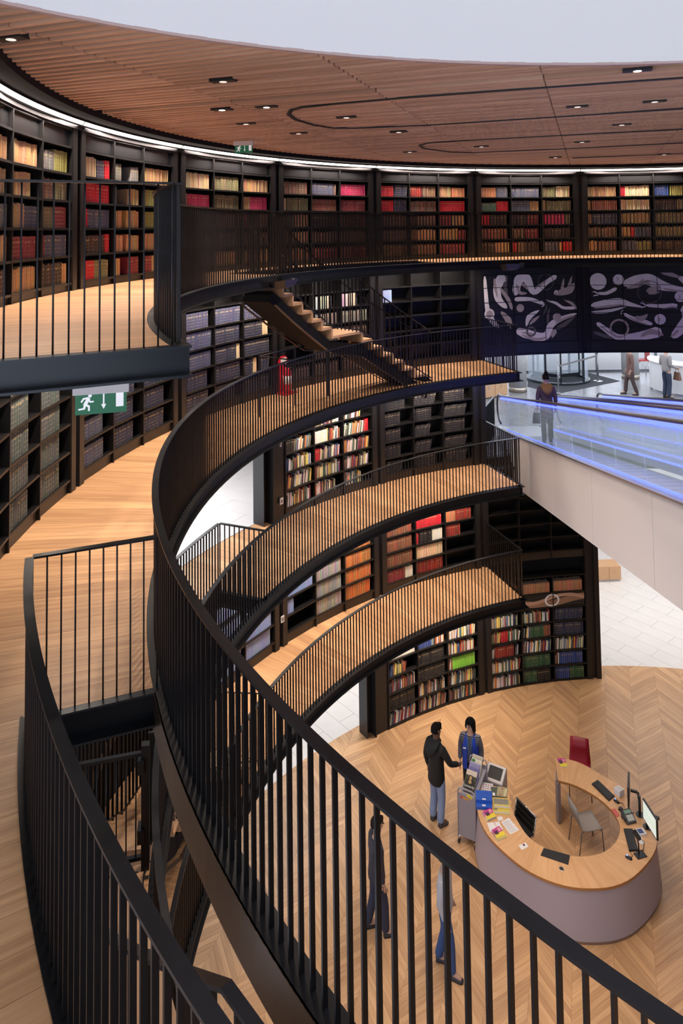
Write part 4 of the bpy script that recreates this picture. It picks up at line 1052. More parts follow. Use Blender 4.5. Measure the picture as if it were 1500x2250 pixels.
mural(-1, 'right mural of pale swimming figures and disc on black panels', [
    ([(1040, 185), (980, 215), (925, 215)], [24, 20, 14], 0), ([(1080, 165), (1150, 140), (1230, 135), (1300, 170), (1380, 190), (1460, 197)], [36, 60, 70, 60, 34, 20], 0),
    ([(1180, 165), (1220, 150), (1260, 165)], [14, 30, 16], 1), ([(1290, 180), (1230, 205), (1285, 212)], [30, 40, 16], 1),
    ([(1390, 115), (1440, 145), (1472, 150)], [10, 50, 40], 0), ([(1300, 90), (1360, 105), (1410, 125)], [20, 26, 8], 1), ([(1455, 130), (1472, 90)], [26, 8], 1),
    ([(884, 290), (960, 275), (1050, 268), (1120, 285), (1190, 302)], [25, 35, 45, 25, 6], 0), ([(884, 330), (980, 325), (1090, 300)], [14, 22, 6], 0),
    ([(1385, 290), (1290, 295), (1205, 290)], [30, 22, 18], 0), ([(1430, 285), (1450, 360), (1400, 430), (1350, 485)], [80, 80, 60, 34], 0), ([(1455, 300), (1440, 380), (1400, 450)], [20, 34, 16], 1),
    ([(1240, 405), (1130, 370), (1075, 338)], [30, 24, 16], 0), ([(1290, 445), (1200, 470), (1100, 485), (1030, 480), (960, 430), (915, 395)], [70, 56, 42, 36, 30, 24], 0),
    ([(1100, 185), (1170, 165), (1200, 130)], [14, 30, 10], 1), ([(1310, 190), (1360, 200), (1440, 205)], [10, 14, 6], 1), ([(925, 215), (905, 205), (895, 210)], [10, 6, 3], 0), ([(930, 225), (910, 228), (898, 232)], [8, 6, 3], 0), ([(900, 305), (990, 295), (1080, 285)], [8, 16, 6], 1), ([(1205, 290), (1185, 275), (1175, 280)], [8, 6, 3], 0), ([(1205, 298), (1188, 302), (1178, 308)], [8, 6, 3], 0), ([(1300, 310), (1360, 300), (1385, 310)], [6, 10, 5], 1), ([(1465, 330), (1470, 370), (1440, 420)], [14, 22, 10], 1), ([(1385, 440), (1360, 465), (1340, 480)], [14, 16, 8], 1), ([(1100, 360), (1150, 385), (1220, 410)], [5, 9, 5], 1), ([(1060, 345), (1065, 328), (1075, 318)], [6, 5, 3], 0), ([(940, 415), (980, 450), (1020, 475)], [6, 10, 5], 1), ([(1030, 165), (1022, 135), (1035, 110)], [8, 10, 5], 2), ([(1170, 480), (1230, 450), (1300, 470)], [14, 34, 20], 1), ([(1140, 362), (1180, 370), (1215, 345)], [16, 34, 8], 1), ([(895, 450), (960, 475), (1010, 490)], [18, 22, 10], 2)],
    [(930, 143, 51, 0, 0), (1052, 133, 32, 0, 0), (1040, 130, 12, 0, 1), (1403, 238, 32, 0, 0), (1393, 238, 11, 0, 1), (1285, 375, 32, 0, 0), (1275, 375, 12, 0, 1), (1048, 430, 58, 46, 1), (1230, 210, 70, 66, 2)])
for k in (0, -1):
    s = MB(); s.sector(RW + .03, 10.28, PA(k) + .9, PA(k) + BAY - .9, L3 + .08, L4 - .17); s.sector(RW - .005, RW + .03, PA(k) + .97, PA(k) + BAY - .97, L3 + .08, MZ0 - .01); s.sector(RW - .005, RW + .03, PA(k) + .97, PA(k) + BAY - .97, MZ1 + .01, L4 - .17)
    structure(s.build('wall_mural', PANB), 'black panelled wall behind a mural')
s = MB(); s.sector(RW - .03, 10.35, 40, 108.6, L3 + .065, L3 + .10); structure(s.build('trim_81', STEEL), 'black header edge above the entrance')
# narrow painted band on the ground floor right bookcase
s = MB()
t = thing('painted_band', 'band of brown swirls with white ring on ground floor bookcase', 'painting', pol(RW, PA(0) + BAY / 2, 1.79)); bo = Vector(t.location)
a1, a0 = PA(0) + BAY - 1.2, PA(0) + 1.2
s.sector(RW + .004, RW + .02, a0, a1, 1.79, 2.095, 8); obj('panel', s.mesh('panel', PANB), t, -bo)
def band(pts, m_, nm, dr):
    s = MB(); vs = []
    for u, v, w in pts:
        for sg in (1, -1): vs.append(pol(RW + .003 - dr, a1 - (a1 - a0) * u, 1.79 + .305 * min(.98, max(.02, v + sg * w / 2))) - bo)
    s.add(vs, [(2 * i, 2 * i + 1, 2 * i + 3, 2 * i + 2) for i in range(len(pts) - 1)]); s.build(nm, m_, t, recalc=False)
wv = lambda f, b_, w: [(i / 30, b_ + .25 * math.sin(f * i / 30 + 1.0), w) for i in range(31)]
band(wv(6.5, .45, .5), mat('paint_brown', '#8f6a52', .6), 'brown_swirl', .0004)
band(wv(8.5, .62, .26), mat('paint_tan', '#b78f76', .6), 'tan_swirl', .0008)
s = MB(); vs = []
for i in range(28):
    for rr in (.19, .145): vs.append(pol(RW + .0018, a1 - (a1 - a0) * .66 + math.degrees(rr * math.cos(2 * math.pi * i / 28) / RW), 1.94 + rr * .78 * math.sin(2 * math.pi * i / 28)) - bo)
s.add(vs, [(2 * i, 2 * i + 1, 2 * ((i + 1) % 28) + 1, 2 * ((i + 1) % 28)) for i in range(28)]); s.build('white_ring', mat('paint_white', (.7, .7, .7), .6), t, recalc=False)

# ---- downlights in the ceiling: black recess, lens and its lamp
DLP = [(2.95, 7.05), (-1.5, 9.03), (-0.92, 8.87), (0.08, 9.78), (-1.36, 10.25), (-0.67, 11.34), (3.04, 9.14), (3.9, 8.84), (4.27, 10.84), (2.66, 13.53), (4.39, 13.01), (4.75, 15.85), (0.92, 11.33), (1.38, 14.33), (-2.59, 5.59),
       (7.5, 9.5), (8.5, 12.5), (9.5, 6.5), (11.5, 9.5), (7.0, 15.5), (10.5, 13.0), (-1.2, 7.3)]
DLN = ['near the opening rim, brightly lit', 'left of the pair by the exit sign', 'right of the pair by the exit sign', 'inside the looped track end', 'just above the exit sign', 'below the looped track end', 'between the two upper tracks', 'right of the one between upper tracks',
       'below the second track line', 'inside the small looped track', 'right half, beside the small loop', 'lowest, near the far bookcases', 'left of the small loop', 'left below the small loop', 'at the left photo edge', 'outside the frame, middle', 'outside the frame, right', 'outside the frame, near', 'outside the frame, far right', 'outside the frame, far', 'outside the frame, right far', 'above the left gallery']  # the outside ones are invented, added to light the rotunda
DL_POWER = 230
for (x, y), nm in zip(DLP, DLN):
    t = thing('downlight', 'recessed ceiling downlight ' + nm, 'downlight', (x, y, CEIL - .012), EA)
    s = MB(); s.box(-.135, .135, -.055, .055, -.004, .09); s.build('recess_box', mat('recess_black', (0.015, 0.014, 0.014), .6), t)
    s = MB(); s.lathe([(.04, -.008), (.036, -.0045)], 16); s.build('lens', mat('lens_glow_%d' % ('bright' in nm or 'pair' in nm), (1, 1, 1), .5, emit=(1, .86, .72), estr=(3.0 if 'bright' in nm or 'pair' in nm else .5)), t)
    d = bpy.data.lights.new('downlight_lamp', 'SPOT'); d.energy = DL_POWER * (0.22 if math.hypot(x - CX, y - CY) > 7.6 else 0.6 if 'outside' in nm or 'near' in nm else 1.0); d.color = (1, 0.85, 0.72); d.spot_size = R_(110); d.spot_blend = 0.7; d.shadow_soft_size = 0.06
    l = bpy.data.objects.new('downlight_lamp', d); COL.objects.link(l); l.parent = t; l.location = (0, 0, -.03)
# dark looped tracks let into the ceiling
TRK = mat('track_black', (0.012, 0.011, 0.012), .5)
for pts, lab in (([(3.59, 7.45), (2.28, 7.87), (0.82, 8.36), (0.01, 8.70), (-0.5, 8.97), (-0.63, 9.15), (-0.69, 9.48), (-0.62, 9.96), (-0.39, 10.5), (-0.13, 10.82), (0.22, 10.88), (1.3, 10.66), (2.88, 10.07), (4.54, 9.45)], 'larger looped black track in the slatted ceiling'),
                 ([(5.51, 11.49), (3.72, 12.06), (2.47, 12.48), (1.57, 12.89), (1.46, 13.23), (1.59, 13.77), (2.23, 14.5), (2.71, 14.64), (4.39, 14.17), (6.42, 13.42)], 'smaller looped black track farther back in the ceiling'),
                 ([(5.21, 16.1), (7.36, 15.39)], 'short straight black track near the far bookcases')):
    s = MB()
    for i in range(len(pts) - 1): s.bar((*pts[i], CEIL - .006), (*pts[i + 1], CEIL - .006), .055, .016)
    tag(s.build('ceiling_track', TRK), lab, 'track')

# ---- exit signs
GRN = mat('sign_green', '#0d5a3c', .5, emit='#0d5a3c', estr=.25); SGW = mat('sign_white', (.8, .8, .8), .5, emit=(.8, .8, .85), estr=.25)
def exit_sign(label, c, w, yaw, glow=1):
    t = thing('exit_sign', label, 'exit sign', c, yaw); h = w * .42
    s = MB(); s.box(-w / 2 - .015, w / 2 + .015, -.045, .045, -.07, 0); s.build('housing', mat('sign_housing', (.62, .58, .58), .5), t)
    s = MB(); s.box(-w / 2, w / 2, -.006, .006, -.07 - h, -.07); s.build('sign_plate', GRN, t)
    def flat(nm, polys):
        s = MB()
        for pl in polys: s.add([(x * w - w / 2, -.0075, -.07 - h + y * w) for x, y in pl], [tuple(range(len(pl)))])
        s.build(nm, SGW, t, recalc=False)
    def lim(a, b, r):
        dx, dy = b[0] - a[0], b[1] - a[1]; L_ = math.hypot(dx, dy); px_, py_ = -dy / L_ * r, dx / L_ * r; dx *= r / L_; dy *= r / L_
        return [(a[0] + px_ - dx * .5, a[1] + py_ - dy * .5), (a[0] - px_ - dx * .5, a[1] - py_ - dy * .5), (b[0] - px_ + dx * .5, b[1] - py_ + dy * .5), (b[0] + px_ + dx * .5, b[1] + py_ + dy * .5)]
    head = [(.285 + .036 * math.cos(i * math.pi / 6), .375 + .036 * math.sin(i * math.pi / 6)) for i in range(12)]
    flat('running_figure', [head, lim((.255, .32), (.19, .2), .035), lim((.25, .335), (.16, .32), .018), lim((.16, .32), (.12, .26), .017), lim((.26, .30), (.29, .25), .017), lim((.29, .25), (.35, .255), .016), lim((.20, .2), (.265, .16), .022), lim((.265, .16), (.265, .08), .018), lim((.19, .2), (.17, .12), .022), lim((.17, .12), (.07, .11), .017)])
    flat('down_arrow', [[(.535, .40), (.535, .18), (.565, .18), (.565, .40)], [(.50, .19), (.55, .09), (.60, .19)]])
    flat('door_symbol', [[(.79, .12), (.94, .12), (.94, .42), (.79, .42)]])
exit_sign('small green exit sign hanging from the slatted ceiling', (-1.63, 12.0, CEIL - .045), .30, R_(-6))
exit_sign('large green exit sign hanging under the top gallery at left', (-1.67, 5.0, L4 - .30), .335, R_(16))

# ---- floodlights clipped to the top gallery beam
for a, lab in ((155.0, 'floodlight on the top gallery beam at the head of the stair'), (109.6, 'floodlight on the top gallery beam above the left mural')):
    p = pol(RR - .16, a, L4 - .13); t = thing('floodlight', lab, 'floodlight', p, R_(a + 90))
    s = MB(); s.add([(-.22, -.15, .02), (.22, -.15, .02), (.22, .15, .06), (-.22, .15, .06), (-.14, -.1, -.10), (.14, -.1, -.10), (.14, .1, -.06), (-.14, .1, -.06)], [(3, 2, 1, 0), (4, 5, 6, 7), (0, 1, 5, 4), (1, 2, 6, 5), (2, 3, 7, 6), (3, 0, 4, 7)]); s.build('lamp_body', mat('lamp_dark', (0.03, 0.025, 0.025), .4), t)
    s = MB(); s.add([(-.17, -.11, .0285), (.17, -.11, .0285), (.17, .11, .0585), (-.17, .11, .0585)], [(0, 1, 2, 3)]); s.build('lamp_glass', mat('lamp_glass', (.45, .43, .45), .2), t, recalc=False)
    s = MB(); s.bar((-.22, 0, .03), (-.34, 0, .03), .04, .04); s.lathe([(.05, -.04), (.05, .06)], 14, (-.3, 0)); s.build('bracket', STEEL, t)

# ---- fire extinguisher on its red stand
p = pol(9.78, 141.2, L3); t = thing('fire_extinguisher', 'red fire extinguisher on a red stand behind the gallery railing', 'fire extinguisher', p, rotpol(141.2)); RED = mat('extinguisher_red', '#c0182a', .35)
s = MB(); s.box(-.17, .17, -.13, .13, 0, .035); s.build('stand_base', RED, t)
prof = [(-.13, .03), (-.13, .62), (-.10, .70), (-.05, .73), (.05, .73), (.10, .70), (.13, .62), (.13, .03)]
s = MB(); s.add([(x, .08, z) for x, z in prof] + [(x, .11, z) for x, z in prof], [tuple(range(8)), tuple(range(15, 7, -1))] + [(i, 8 + i, 8 + (i + 1) % 8, (i + 1) % 8) for i in range(8)]); s.build('stand_back', RED, t)
s = MB(); s.lathe([(.075, .035), (.08, .06), (.08, .44), (.06, .5), (.025, .53)], 18, (0, -.02)); s.build('cylinder', RED, t)
s = MB(); s.lathe([(.0815, .2), (.0815, .36)], 18, (0, -.02)); s.build('instruction_label', mat('label_white', (.75, .73, .7), .5), t)
s = MB(); s.box(-.02, .02, -.06, .03, .53, .58); s.bar((0, -.02, .57), (0, -.13, .60), .02, .015); s.tube([(.02, -.05, .55), (.09, -.09, .48), (.10, -.08, .3), (.09, -.06, .2)], .011, 8); s.build('valve_and_hose', mat('black_plastic', (.015, .015, .016), .4), t)
s = MB(); s.box(-.08, .08, .074, .08, .58, .70); s.build('sign_panel', mat('label_white', (.75, .73, .7), .5), t)

# ---- end posts of the open bays: I-section with lettering, sockets
for z0, z1, k, word, lab in ((L2, L3 - .17, 3, 'Collections', 'black steel end post with lettering beside the bright floor'), (G0, L1 - .17, 2, 'Quick Reference', 'black steel end post with lettering on the ground floor')):
    a = PA(k); base = pol(RW, a, z0); t = thing('steel_post', lab, 'post', base, rotpol(a))
    s = MB(); s.box(-.20, .20, .02, .30, 0, z1 - z0); s.build('post_core', mat('pillar_steel', (0.022, 0.020, 0.021), 0.33, 0.35), t)
    s = MB(); s.box(-.215, -.195, -.03, .34, 0, z1 - z0); s.build('post_flange', mat('post_grey_side', (0.03, 0.032, 0.036), 0.35, 0.5), t)
    s = MB(); s.box(-.40, -.385, .05, .34, 0, z1 - z0); s.box(-.385, -.215, .18, .20, 0, z1 - z0); s.build('post_web', mat('post_grey_side', (0.03, 0.032, 0.036), 0.35, 0.5), t)
    Mx = Matrix(((0, 1, 0, .03), (0, 0, -1, .016), (-1, 0, 0, (z1 - z0) - (.42 if k == 3 else .32)), (0, 0, 0, 1)))
    text_obj('lettering', word, .105, mat('letter_white', (.5, .5, .5), .6), t, Mx)
for z, k, hgt, lab in ((L2, 3, .38, 'white wall socket on the post beside the bright floor'), (L1, 3, .55, 'white wall socket on the pillar beside the blue volumes')):
    a = PA(k); t = thing('wall_socket', lab, 'socket', pol(RW - .014, a - .15, z + hgt), rotpol(a))
    s = MB(); s.box(-.045, .045, -.012, .0, -.06, .06); s.build('plate', mat('socket_white', (.6, .58, .56), .4), t)
    s = MB(); s.box(-.025, .025, -.015, -.012, -.03, .03); s.build('switch', mat('socket_dark', (.15, .14, .14), .4), t)
# ------------------------------------------------------------------ enquiry desk and what stands on and around it
DH = 0.80
def sc_(pts, k): return [(x * k, y * k) for x, y in pts]
OUT = sc_([(2.43, 13.92), (2.29, 13.46), (2.27, 13.1), (2.35, 12.76), (2.51, 12.49), (2.74, 12.19), (2.98, 11.99), (3.23, 11.86), (3.49, 11.78), (3.77, 11.76), (4.06, 11.78), (4.39, 11.89), (4.7, 12.1), (4.96, 12.33), (5.14, 12.57), (5.24, 12.86), (5.28, 13.25), (5.19, 13.58), (4.99, 13.84), (4.75, 14.08), (4.52, 14.34), (4.26, 14.49), (4.01, 14.52)], .998)
INN = sc_([(2.94, 13.76), (2.90, 13.53), (2.88, 13.29), (2.92, 13.05), (3.0, 12.77), (3.15, 12.57), (3.36, 12.43), (3.61, 12.35), (3.76, 12.33), (3.97, 12.34), (4.2, 12.41), (4.41, 12.55), (4.56, 12.72), (4.65, 12.91), (4.66, 13.14), (4.59, 13.38), (4.42, 13.63), (4.16, 13.85), (3.9, 13.96)], .998)
def smooth_curve(P, n):
    pts = []
    for i in range(len(P) - 1):
        p0, p1, p2, p3 = P[max(i - 1, 0)], P[i], P[i + 1], P[min(i + 2, len(P) - 1)]
        for q in range(8):
            f = q / 8; pts.append(tuple(0.5 * (2 * p1[d] + (p2[d] - p0[d]) * f + (2 * p0[d] - 5 * p1[d] + 4 * p2[d] - p3[d]) * f * f + (3 * p1[d] - p0[d] - 3 * p2[d] + p3[d]) * f ** 3) for d in (0, 1)))
    pts.append(P[-1])
    for _ in range(6): pts = [pts[0]] + [tuple((pts[i - 1][d] + 2 * pts[i][d] + pts[i + 1][d]) / 4 for d in (0, 1)) for i in range(1, len(pts) - 1)] + [pts[-1]]
    L_ = [0]
    for a, b_ in zip(pts, pts[1:]): L_.append(L_[-1] + math.dist(a, b_))
    out = []; j = 0
    for i in range(n + 1):
        t_ = L_[-1] * i / n
        while j < len(L_) - 2 and L_[j + 1] < t_: j += 1
        f = (t_ - L_[j]) / (L_[j + 1] - L_[j]); out.append(tuple(pts[j][d] + (pts[j + 1][d] - pts[j][d]) * f for d in (0, 1)))
    return out
ND = 56
OC, IC = smooth_curve(OUT, ND), smooth_curve(INN, ND)
dbase = Vector((3.8, 13.1, 0)); desk = thing('enquiry_desk', 'horseshoe enquiry desk with oak top and mauve-grey front', 'desk', dbase)
def band_solid(a, c, z0, z1, z0b=None):
    s = MB(); vs = []
    for (x, y), (u, v) in zip(a, c): vs += [(x - dbase.x, y - dbase.y, z0), (u - dbase.x, v - dbase.y, z0), (u - dbase.x, v - dbase.y, z1), (x - dbase.x, y - dbase.y, z1)]
    n = len(a); fs = [(4 * i + k, 4 * i + (k + 1) % 4, 4 * i + 4 + (k + 1) % 4, 4 * i + 4 + k) for i in range(n - 1) for k in range(4)] + [(3, 2, 1, 0), tuple(4 * (n - 1) + k for k in range(4))]
    return s.add(vs, fs)
DESKOAK = wood_mat('desk_oak', '#dcae80', '#c08d5c', stretch=(1, 1, 1), rough=.4)
s = band_solid(OC, IC, DH - .04, DH); me = s.mesh('top', DESKOAK)
lc = []
for i in range(ND + 1):      # grain runs across the top, veneer leaves side by side
    for k in range(4): lc += [(0.0 if k in (0, 3) else .9), i * 1.35, 0]
set_loc(me, lc); obj('top', me, desk)
edge = mat('desk_edge', '#a5713f', .5)
s = band_solid([(x + (x - u) / math.dist((x, y), (u, v)) * .003, y + (y - v) / math.dist((x, y), (u, v)) * .003) for (x, y), (u, v) in zip(OC, IC)], OC, DH - .042, DH - .003); s.build('edge_band', edge, desk)
s = band_solid(IC, [(u - (x - u) / math.dist((x, y), (u, v)) * .003, v - (y - v) / math.dist((x, y), (u, v)) * .003) for (x, y), (u, v) in zip(OC, IC)], DH - .042, DH - .003); s.build('edge_band', edge, desk)
def inset(d, lo, hi): return [(x + (u - x) / math.dist((x, y), (u, v)) * d, y + (v - y) / math.dist((x, y), (u, v)) * d) for (x, y), (u, v) in zip(OC[lo:hi], IC[lo:hi])]
GREYP = mat('desk_front', '#a3959a', .5)
s = MB()
a, c, d = inset(.015, 1, 40), inset(-.055, 1, 40), inset(.06, 1, 40)
vs = []; n = len(a)
for (x, y), (u, v) in zip(a, c): vs += [(x - dbase.x, y - dbase.y, DH - .04), (u - dbase.x, v - dbase.y, .05)]
s.smooth = True; s.add(vs, [(2 * i, 2 * i + 1, 2 * i + 3, 2 * i + 2) for i in range(n - 1)]); s.smooth = False
vs = []
for (x, y) in d: vs += [(x - dbase.x, y - dbase.y, DH - .04), (x - dbase.x, y - dbase.y, .05)]
s.add(vs, [(2 * i, 2 * i + 2, 2 * i + 3, 2 * i + 1) for i in range(n - 1)]); s.build('front', GREYP, desk, recalc=False)
s = band_solid(inset(-.045, 1, 40), inset(.05, 1, 40), 0, .05); s.build('plinth', mat('plinth_bronze', '#8a7262', .4, .3), desk)
# inner cabinet under the right arm, end leg of the far arm
s = MB()
q = [(u + (u - x) * -.10, v + (v - y) * -.10) for (x, y), (u, v) in zip(OC[33:40], IC[33:40])]; r = inset(.10, 33, 40)
b2 = band_solid(q, r, .02, DH - .045); b2.build('cabinet', GREYP, desk)
p = Vector((IC[-1][0] - .02, IC[-1][1] + .04, 0)) - dbase
e = Vector((OC[-1][0], OC[-1][1], 0)) - dbase
s = MB(); s.bar(p + Vector((0, 0, .37)), p + Vector((.06, .02, .37)), .07, .70); s.build('leg', mat('leg_grey', '#8d8488', .5), desk)
s = MB(); s.bar(p + Vector((0, .02, .39)), e + Vector((.02, -.06, .39)), .03, .72); s.build('end_panel', mat('leg_grey', '#8d8488', .5), desk)
s = MB(); s.lathe([(.042, DH), (.042, DH + .004), (.034, DH + .005)], 20, (3.39 - dbase.x, 12.08 - dbase.y)); g = s.build('cable_grommet', mat('grommet_rim', (.6, .6, .6), .3, .8), desk)
s = MB(); s.lathe([(.034, DH + .004), (.033, DH + .0056)], 20, (3.39 - dbase.x, 12.08 - dbase.y)); s.build('grommet_hole', mat('hole_dark', (.03, .025, .02), .8), g)

KZ = 1.0039
def flat(name, label, cat, corners, m_, h=.004, z=DH + .0005, group=None):
    P = [(x * KZ, y * KZ) for x, y in corners]; cx_, cy_ = sum(p[0] for p in P) / len(P), sum(p[1] for p in P) / len(P)
    t = thing(name, label, cat, (cx_, cy_, z), 0, group); s = MB(); s.prism([(x - cx_, y - cy_) for x, y in P], 0, h); s.build('body' if h > .006 else 'sheet', m_, t);
    return t, [(x - cx_, y - cy_) for x, y in P], h
def on_top(t, P, h, u0, u1, v0, v1, m_, name, dz=.0006):
    """rectangle in the quad's own u (left-right) v (bottom-top) frame; P = far-left, far-right, near-right, near-left"""
    def at(u, v):
        a = [P[3][d] + (P[2][d] - P[3][d]) * u for d in (0, 1)]; c = [P[0][d] + (P[1][d] - P[0][d]) * u for d in (0, 1)]
        return (a[0] + (c[0] - a[0]) * v, a[1] + (c[1] - a[1]) * v, h + dz)
    s = MB(); s.add([at(u0, v0), at(u1, v0), at(u1, v1), at(u0, v1)], [(0, 1, 2, 3)]); s.build(name, m_, t, recalc=False)
def words(t, P, h, txt, size, u, v, m_, name='lettering', vertical=False, dz=.0012):
    dx, dy = P[2][0] - P[3][0], P[2][1] - P[3][1]; a = math.atan2(dy, dx) + (-math.pi / 2 if vertical else 0)
    b0 = [P[3][d] + (P[2][d] - P[3][d]) * u for d in (0, 1)]; b1 = [P[0][d] + (P[1][d] - P[0][d]) * u for d in (0, 1)]
    M = Matrix.Translation((b0[0] + (b1[0] - b0[0]) * v, b0[1] + (b1[1] - b0[1]) * v, h + dz)) @ Matrix.Rotation(a, 4, 'Z')
    text_obj(name, txt, size, m_, t, M, .0002)
PAP = mat('paper_white', (.78, .76, .76), .8); INK = mat('print_grey', (.35, .33, .35), .8); PINKI = mat('print_pink', '#d79aa0', .8)
MAG, YEL, DRKI = mat('print_magenta', '#c23a8a', .6), mat('print_yellow', '#e6cf3a', .6), mat('print_dark', '#4a3442', .6)
t, P, h = flat('timetable_sheet', 'printed timetable sheet beside the grey bin', 'paper', [(2.461, 13.859), (2.655, 13.807), (2.573, 13.535), (2.389, 13.584)], PAP, .002)
for i in range(5):
    for j in range(4): on_top(t, P, h, .08 + .22 * j, .24 + .22 * j, .12 + .17 * i, .22 + .17 * i, PINKI if (i + j) % 3 == 0 else INK, 'print_block')
t, P, h = flat('dark_booklet', 'dark booklet partly under the khaki booklet', 'booklet', [(2.60, 13.73), (2.87, 13.70), (2.84, 13.48), (2.57, 13.50)], mat('cover_green', '#4d564c', .6), .012); on_top(t, P, h, .06, .22, .1, .4, PAP, 'white_label')
t, P, h = flat('khaki_booklet', 'khaki pictorial booklet on the dark booklet', 'booklet', [(2.729, 13.727), (2.908, 13.677), (2.824, 13.47), (2.652, 13.511)], mat('cover_khaki', '#a59a78', .6, noise=(22, .3)), .008, DH + .0135)
on_top(t, P, h, .7, .92, .1, .85, mat('cover_cream', '#c9bf98', .6), 'cover_patch'); on_top(t, P, h, .3, .5, .1, .2, mat('print_red', '#9c3a3a', .6), 'red_mark'); on_top(t, P, h, .4, .5, .7, .9, mat('print_red', '#9c3a3a', .6), 'red_mark')
BLF = mat('folder_blue', '#2456b8', .4)
t, P, h = flat('blue_folder', 'lower blue ring folder at the desk edge', 'folder', [(2.27, 13.40), (2.545, 13.37), (2.51, 13.20), (2.235, 13.233)], BLF, .05); on_top(t, P, h, .38, .60, .12, .34, PAP, 'spine_label')
t, P, h = flat('blue_folder', 'upper blue ring folder lying on the other', 'folder', [(2.286, 13.547), (2.568, 13.512), (2.535, 13.29), (2.255, 13.325)], BLF, .045, DH + .052); on_top(t, P, h, .38, .60, .05, .18, PAP, 'spine_label')
YB = mat('cover_yellow', '#d8c25a', .5); PHO = mat('photo_grey', '#8a857c', .6, noise=(30, .4))
t, P, h = flat('information_booklet', 'lower yellow service desk information booklet', 'booklet', [(2.56, 13.32), (2.84, 13.285), (2.805, 13.10), (2.52, 13.13)], YB, .008); words(t, P, h, 'Customer Service desk: INFORMATION', .016, .04, .10, mat('print_navy', '#2a2a55', .6)); on_top(t, P, h, .02, .98, .05, .25, mat('band_pale', '#c8c2b4', .6), 'title_band'); on_top(t, P, h, .03, .25, .4, .6, PHO, 'photo')
t, P, h = flat('information_booklet', 'upper yellow service desk information booklet with photo', 'booklet', [(2.578, 13.474), (2.865, 13.439), (2.83, 13.21), (2.545, 13.243)], YB, .008, DH + .0095); on_top(t, P, h, .05, .95, .38, .92, PHO, 'photo'); on_top(t, P, h, .02, .98, .06, .24, mat('band_pale', '#c8c2b4', .6), 'title_band'); words(t, P, h, 'Customer Service desk: INFORMATION', .016, .04, .10, mat('print_navy', '#2a2a55', .6))
def leaflet(label, C4, z, n=4, dz=.012):
    t, P, h = flat('leaflet', label, 'leaflet', C4, mat('leaflet_edge', (.6, .58, .55), .7), dz, z)
    on_top(t, P, h, 0, 1, .45, 1, MAG, 'cover_magenta'); on_top(t, P, h, 0, 1, 0, .45, YEL, 'cover_yellow'); on_top(t, P, h, .1, .5, .35, .75, DRKI, 'cover_figure', .001); on_top(t, P, h, .6, .9, .55, .9, PINKI, 'cover_text', .001)
def shifted(C4, dx, dy): return [(x + dx, y + dy) for x, y in C4]
m1 = [(2.321, 13.138), (2.47, 13.21), (2.53, 13.03), (2.375, 12.96)]
leaflet('lowest pink and yellow leaflet by the blue folders', m1, DH + .0005); leaflet('middle pink and yellow leaflet by the blue folders', shifted(m1, .01, .008), DH + .0135); leaflet('topmost pink and yellow leaflet by the blue folders', shifted(m1, .018, .004), DH + .0265)
m2 = [(2.41, 12.725), (2.56, 12.81), (2.635, 12.63), (2.47, 12.56)]
leaflet('lowest pink and yellow leaflet beside the white leaflet', m2, DH + .0005); leaflet('middle pink and yellow leaflet beside the white leaflet', shifted(m2, .006, .012), DH + .0135); leaflet('topmost pink and yellow leaflet beside the white leaflet', shifted(m2, -.006, .02), DH + .0265)
leaflet('single pink and yellow leaflet on the far desk arm', [(4.013, 14.409), (4.165, 14.418), (4.157, 14.195), (4.019, 14.197)], DH + .0005)
t, P, h = flat('white_leaflet', 'white leaflet with red vertical title', 'leaflet', [(2.367, 12.931), (2.58, 12.956), (2.611, 12.79), (2.386, 12.746)], PAP, .01); words(t, P, h, 'DISCOVER', .034, .52, .98, mat('print_redmag', '#c8204a', .6), vertical=True)
flat('note_card', 'small white note card between leaflets', 'paper', [(2.568, 13.062), (2.657, 13.071), (2.664, 12.997), (2.573, 12.977)], PAP, .004)
t, P, h = flat('printed_form', 'white printed form lying askew on the desk', 'paper', [(2.614, 12.955), (2.767, 13.045), (2.884, 12.785), (2.716, 12.70)], PAP, .002)
for i in range(12): on_top(t, P, h, .1, .9 - .1 * (i % 3), .08 + .072 * i, .10 + .072 * i, INK, 'print_line')
t, P, h = flat('photo_card', 'white card with small dark picture near the desk pad', 'card', [(2.799, 12.479), (2.929, 12.537), (2.958, 12.452), (2.831, 12.391)], PAP, .003); on_top(t, P, h, .5, .75, .45, .9, mat('print_maroon', '#6b2f3f', .6), 'picture')
flat('desk_pad', 'black rectangular pad let into the desk edge', 'desk pad', [(3.20, 12.42), (3.591, 12.276), (3.507, 12.102), (3.111, 12.283)], mat('pad_black', (.012, .012, .014), .6), .006)
BLK = mat('equipment_black', (.012, .012, .013), .4); KEY = mat('key_black', (.03, .03, .033), .5)
def keyboard(label, C4):
    t, P, h = flat('keyboard', label, 'keyboard', C4, BLK, .02)
    s = MB()
    def at(u, v, z):
        a = [P[3][d] + (P[2][d] - P[3][d]) * u for d in (0, 1)]; c = [P[0][d] + (P[1][d] - P[0][d]) * u for d in (0, 1)]; return (a[0] + (c[0] - a[0]) * v, a[1] + (c[1] - a[1]) * v, z)
    for r in range(15):
        for c in range(5):
            u, v = .1 + .165 * c, .03 + .063 * r; q = [(u, v), (u + .14, v), (u + .14, v + .052), (u, v + .052)]
            s.add([at(*k, h) for k in q] + [at(*k, h + .006) for k in q], [(4, 5, 6, 7), (0, 1, 5, 4), (1, 2, 6, 5), (2, 3, 7, 6), (3, 0, 4, 7)])
    tag(s.build('keys', KEY, t), kind='stuff')
keyboard('black keyboard on the far right arm of the desk', [(4.46, 13.764), (4.606, 13.853), (4.774, 13.472), (4.63, 13.371)])
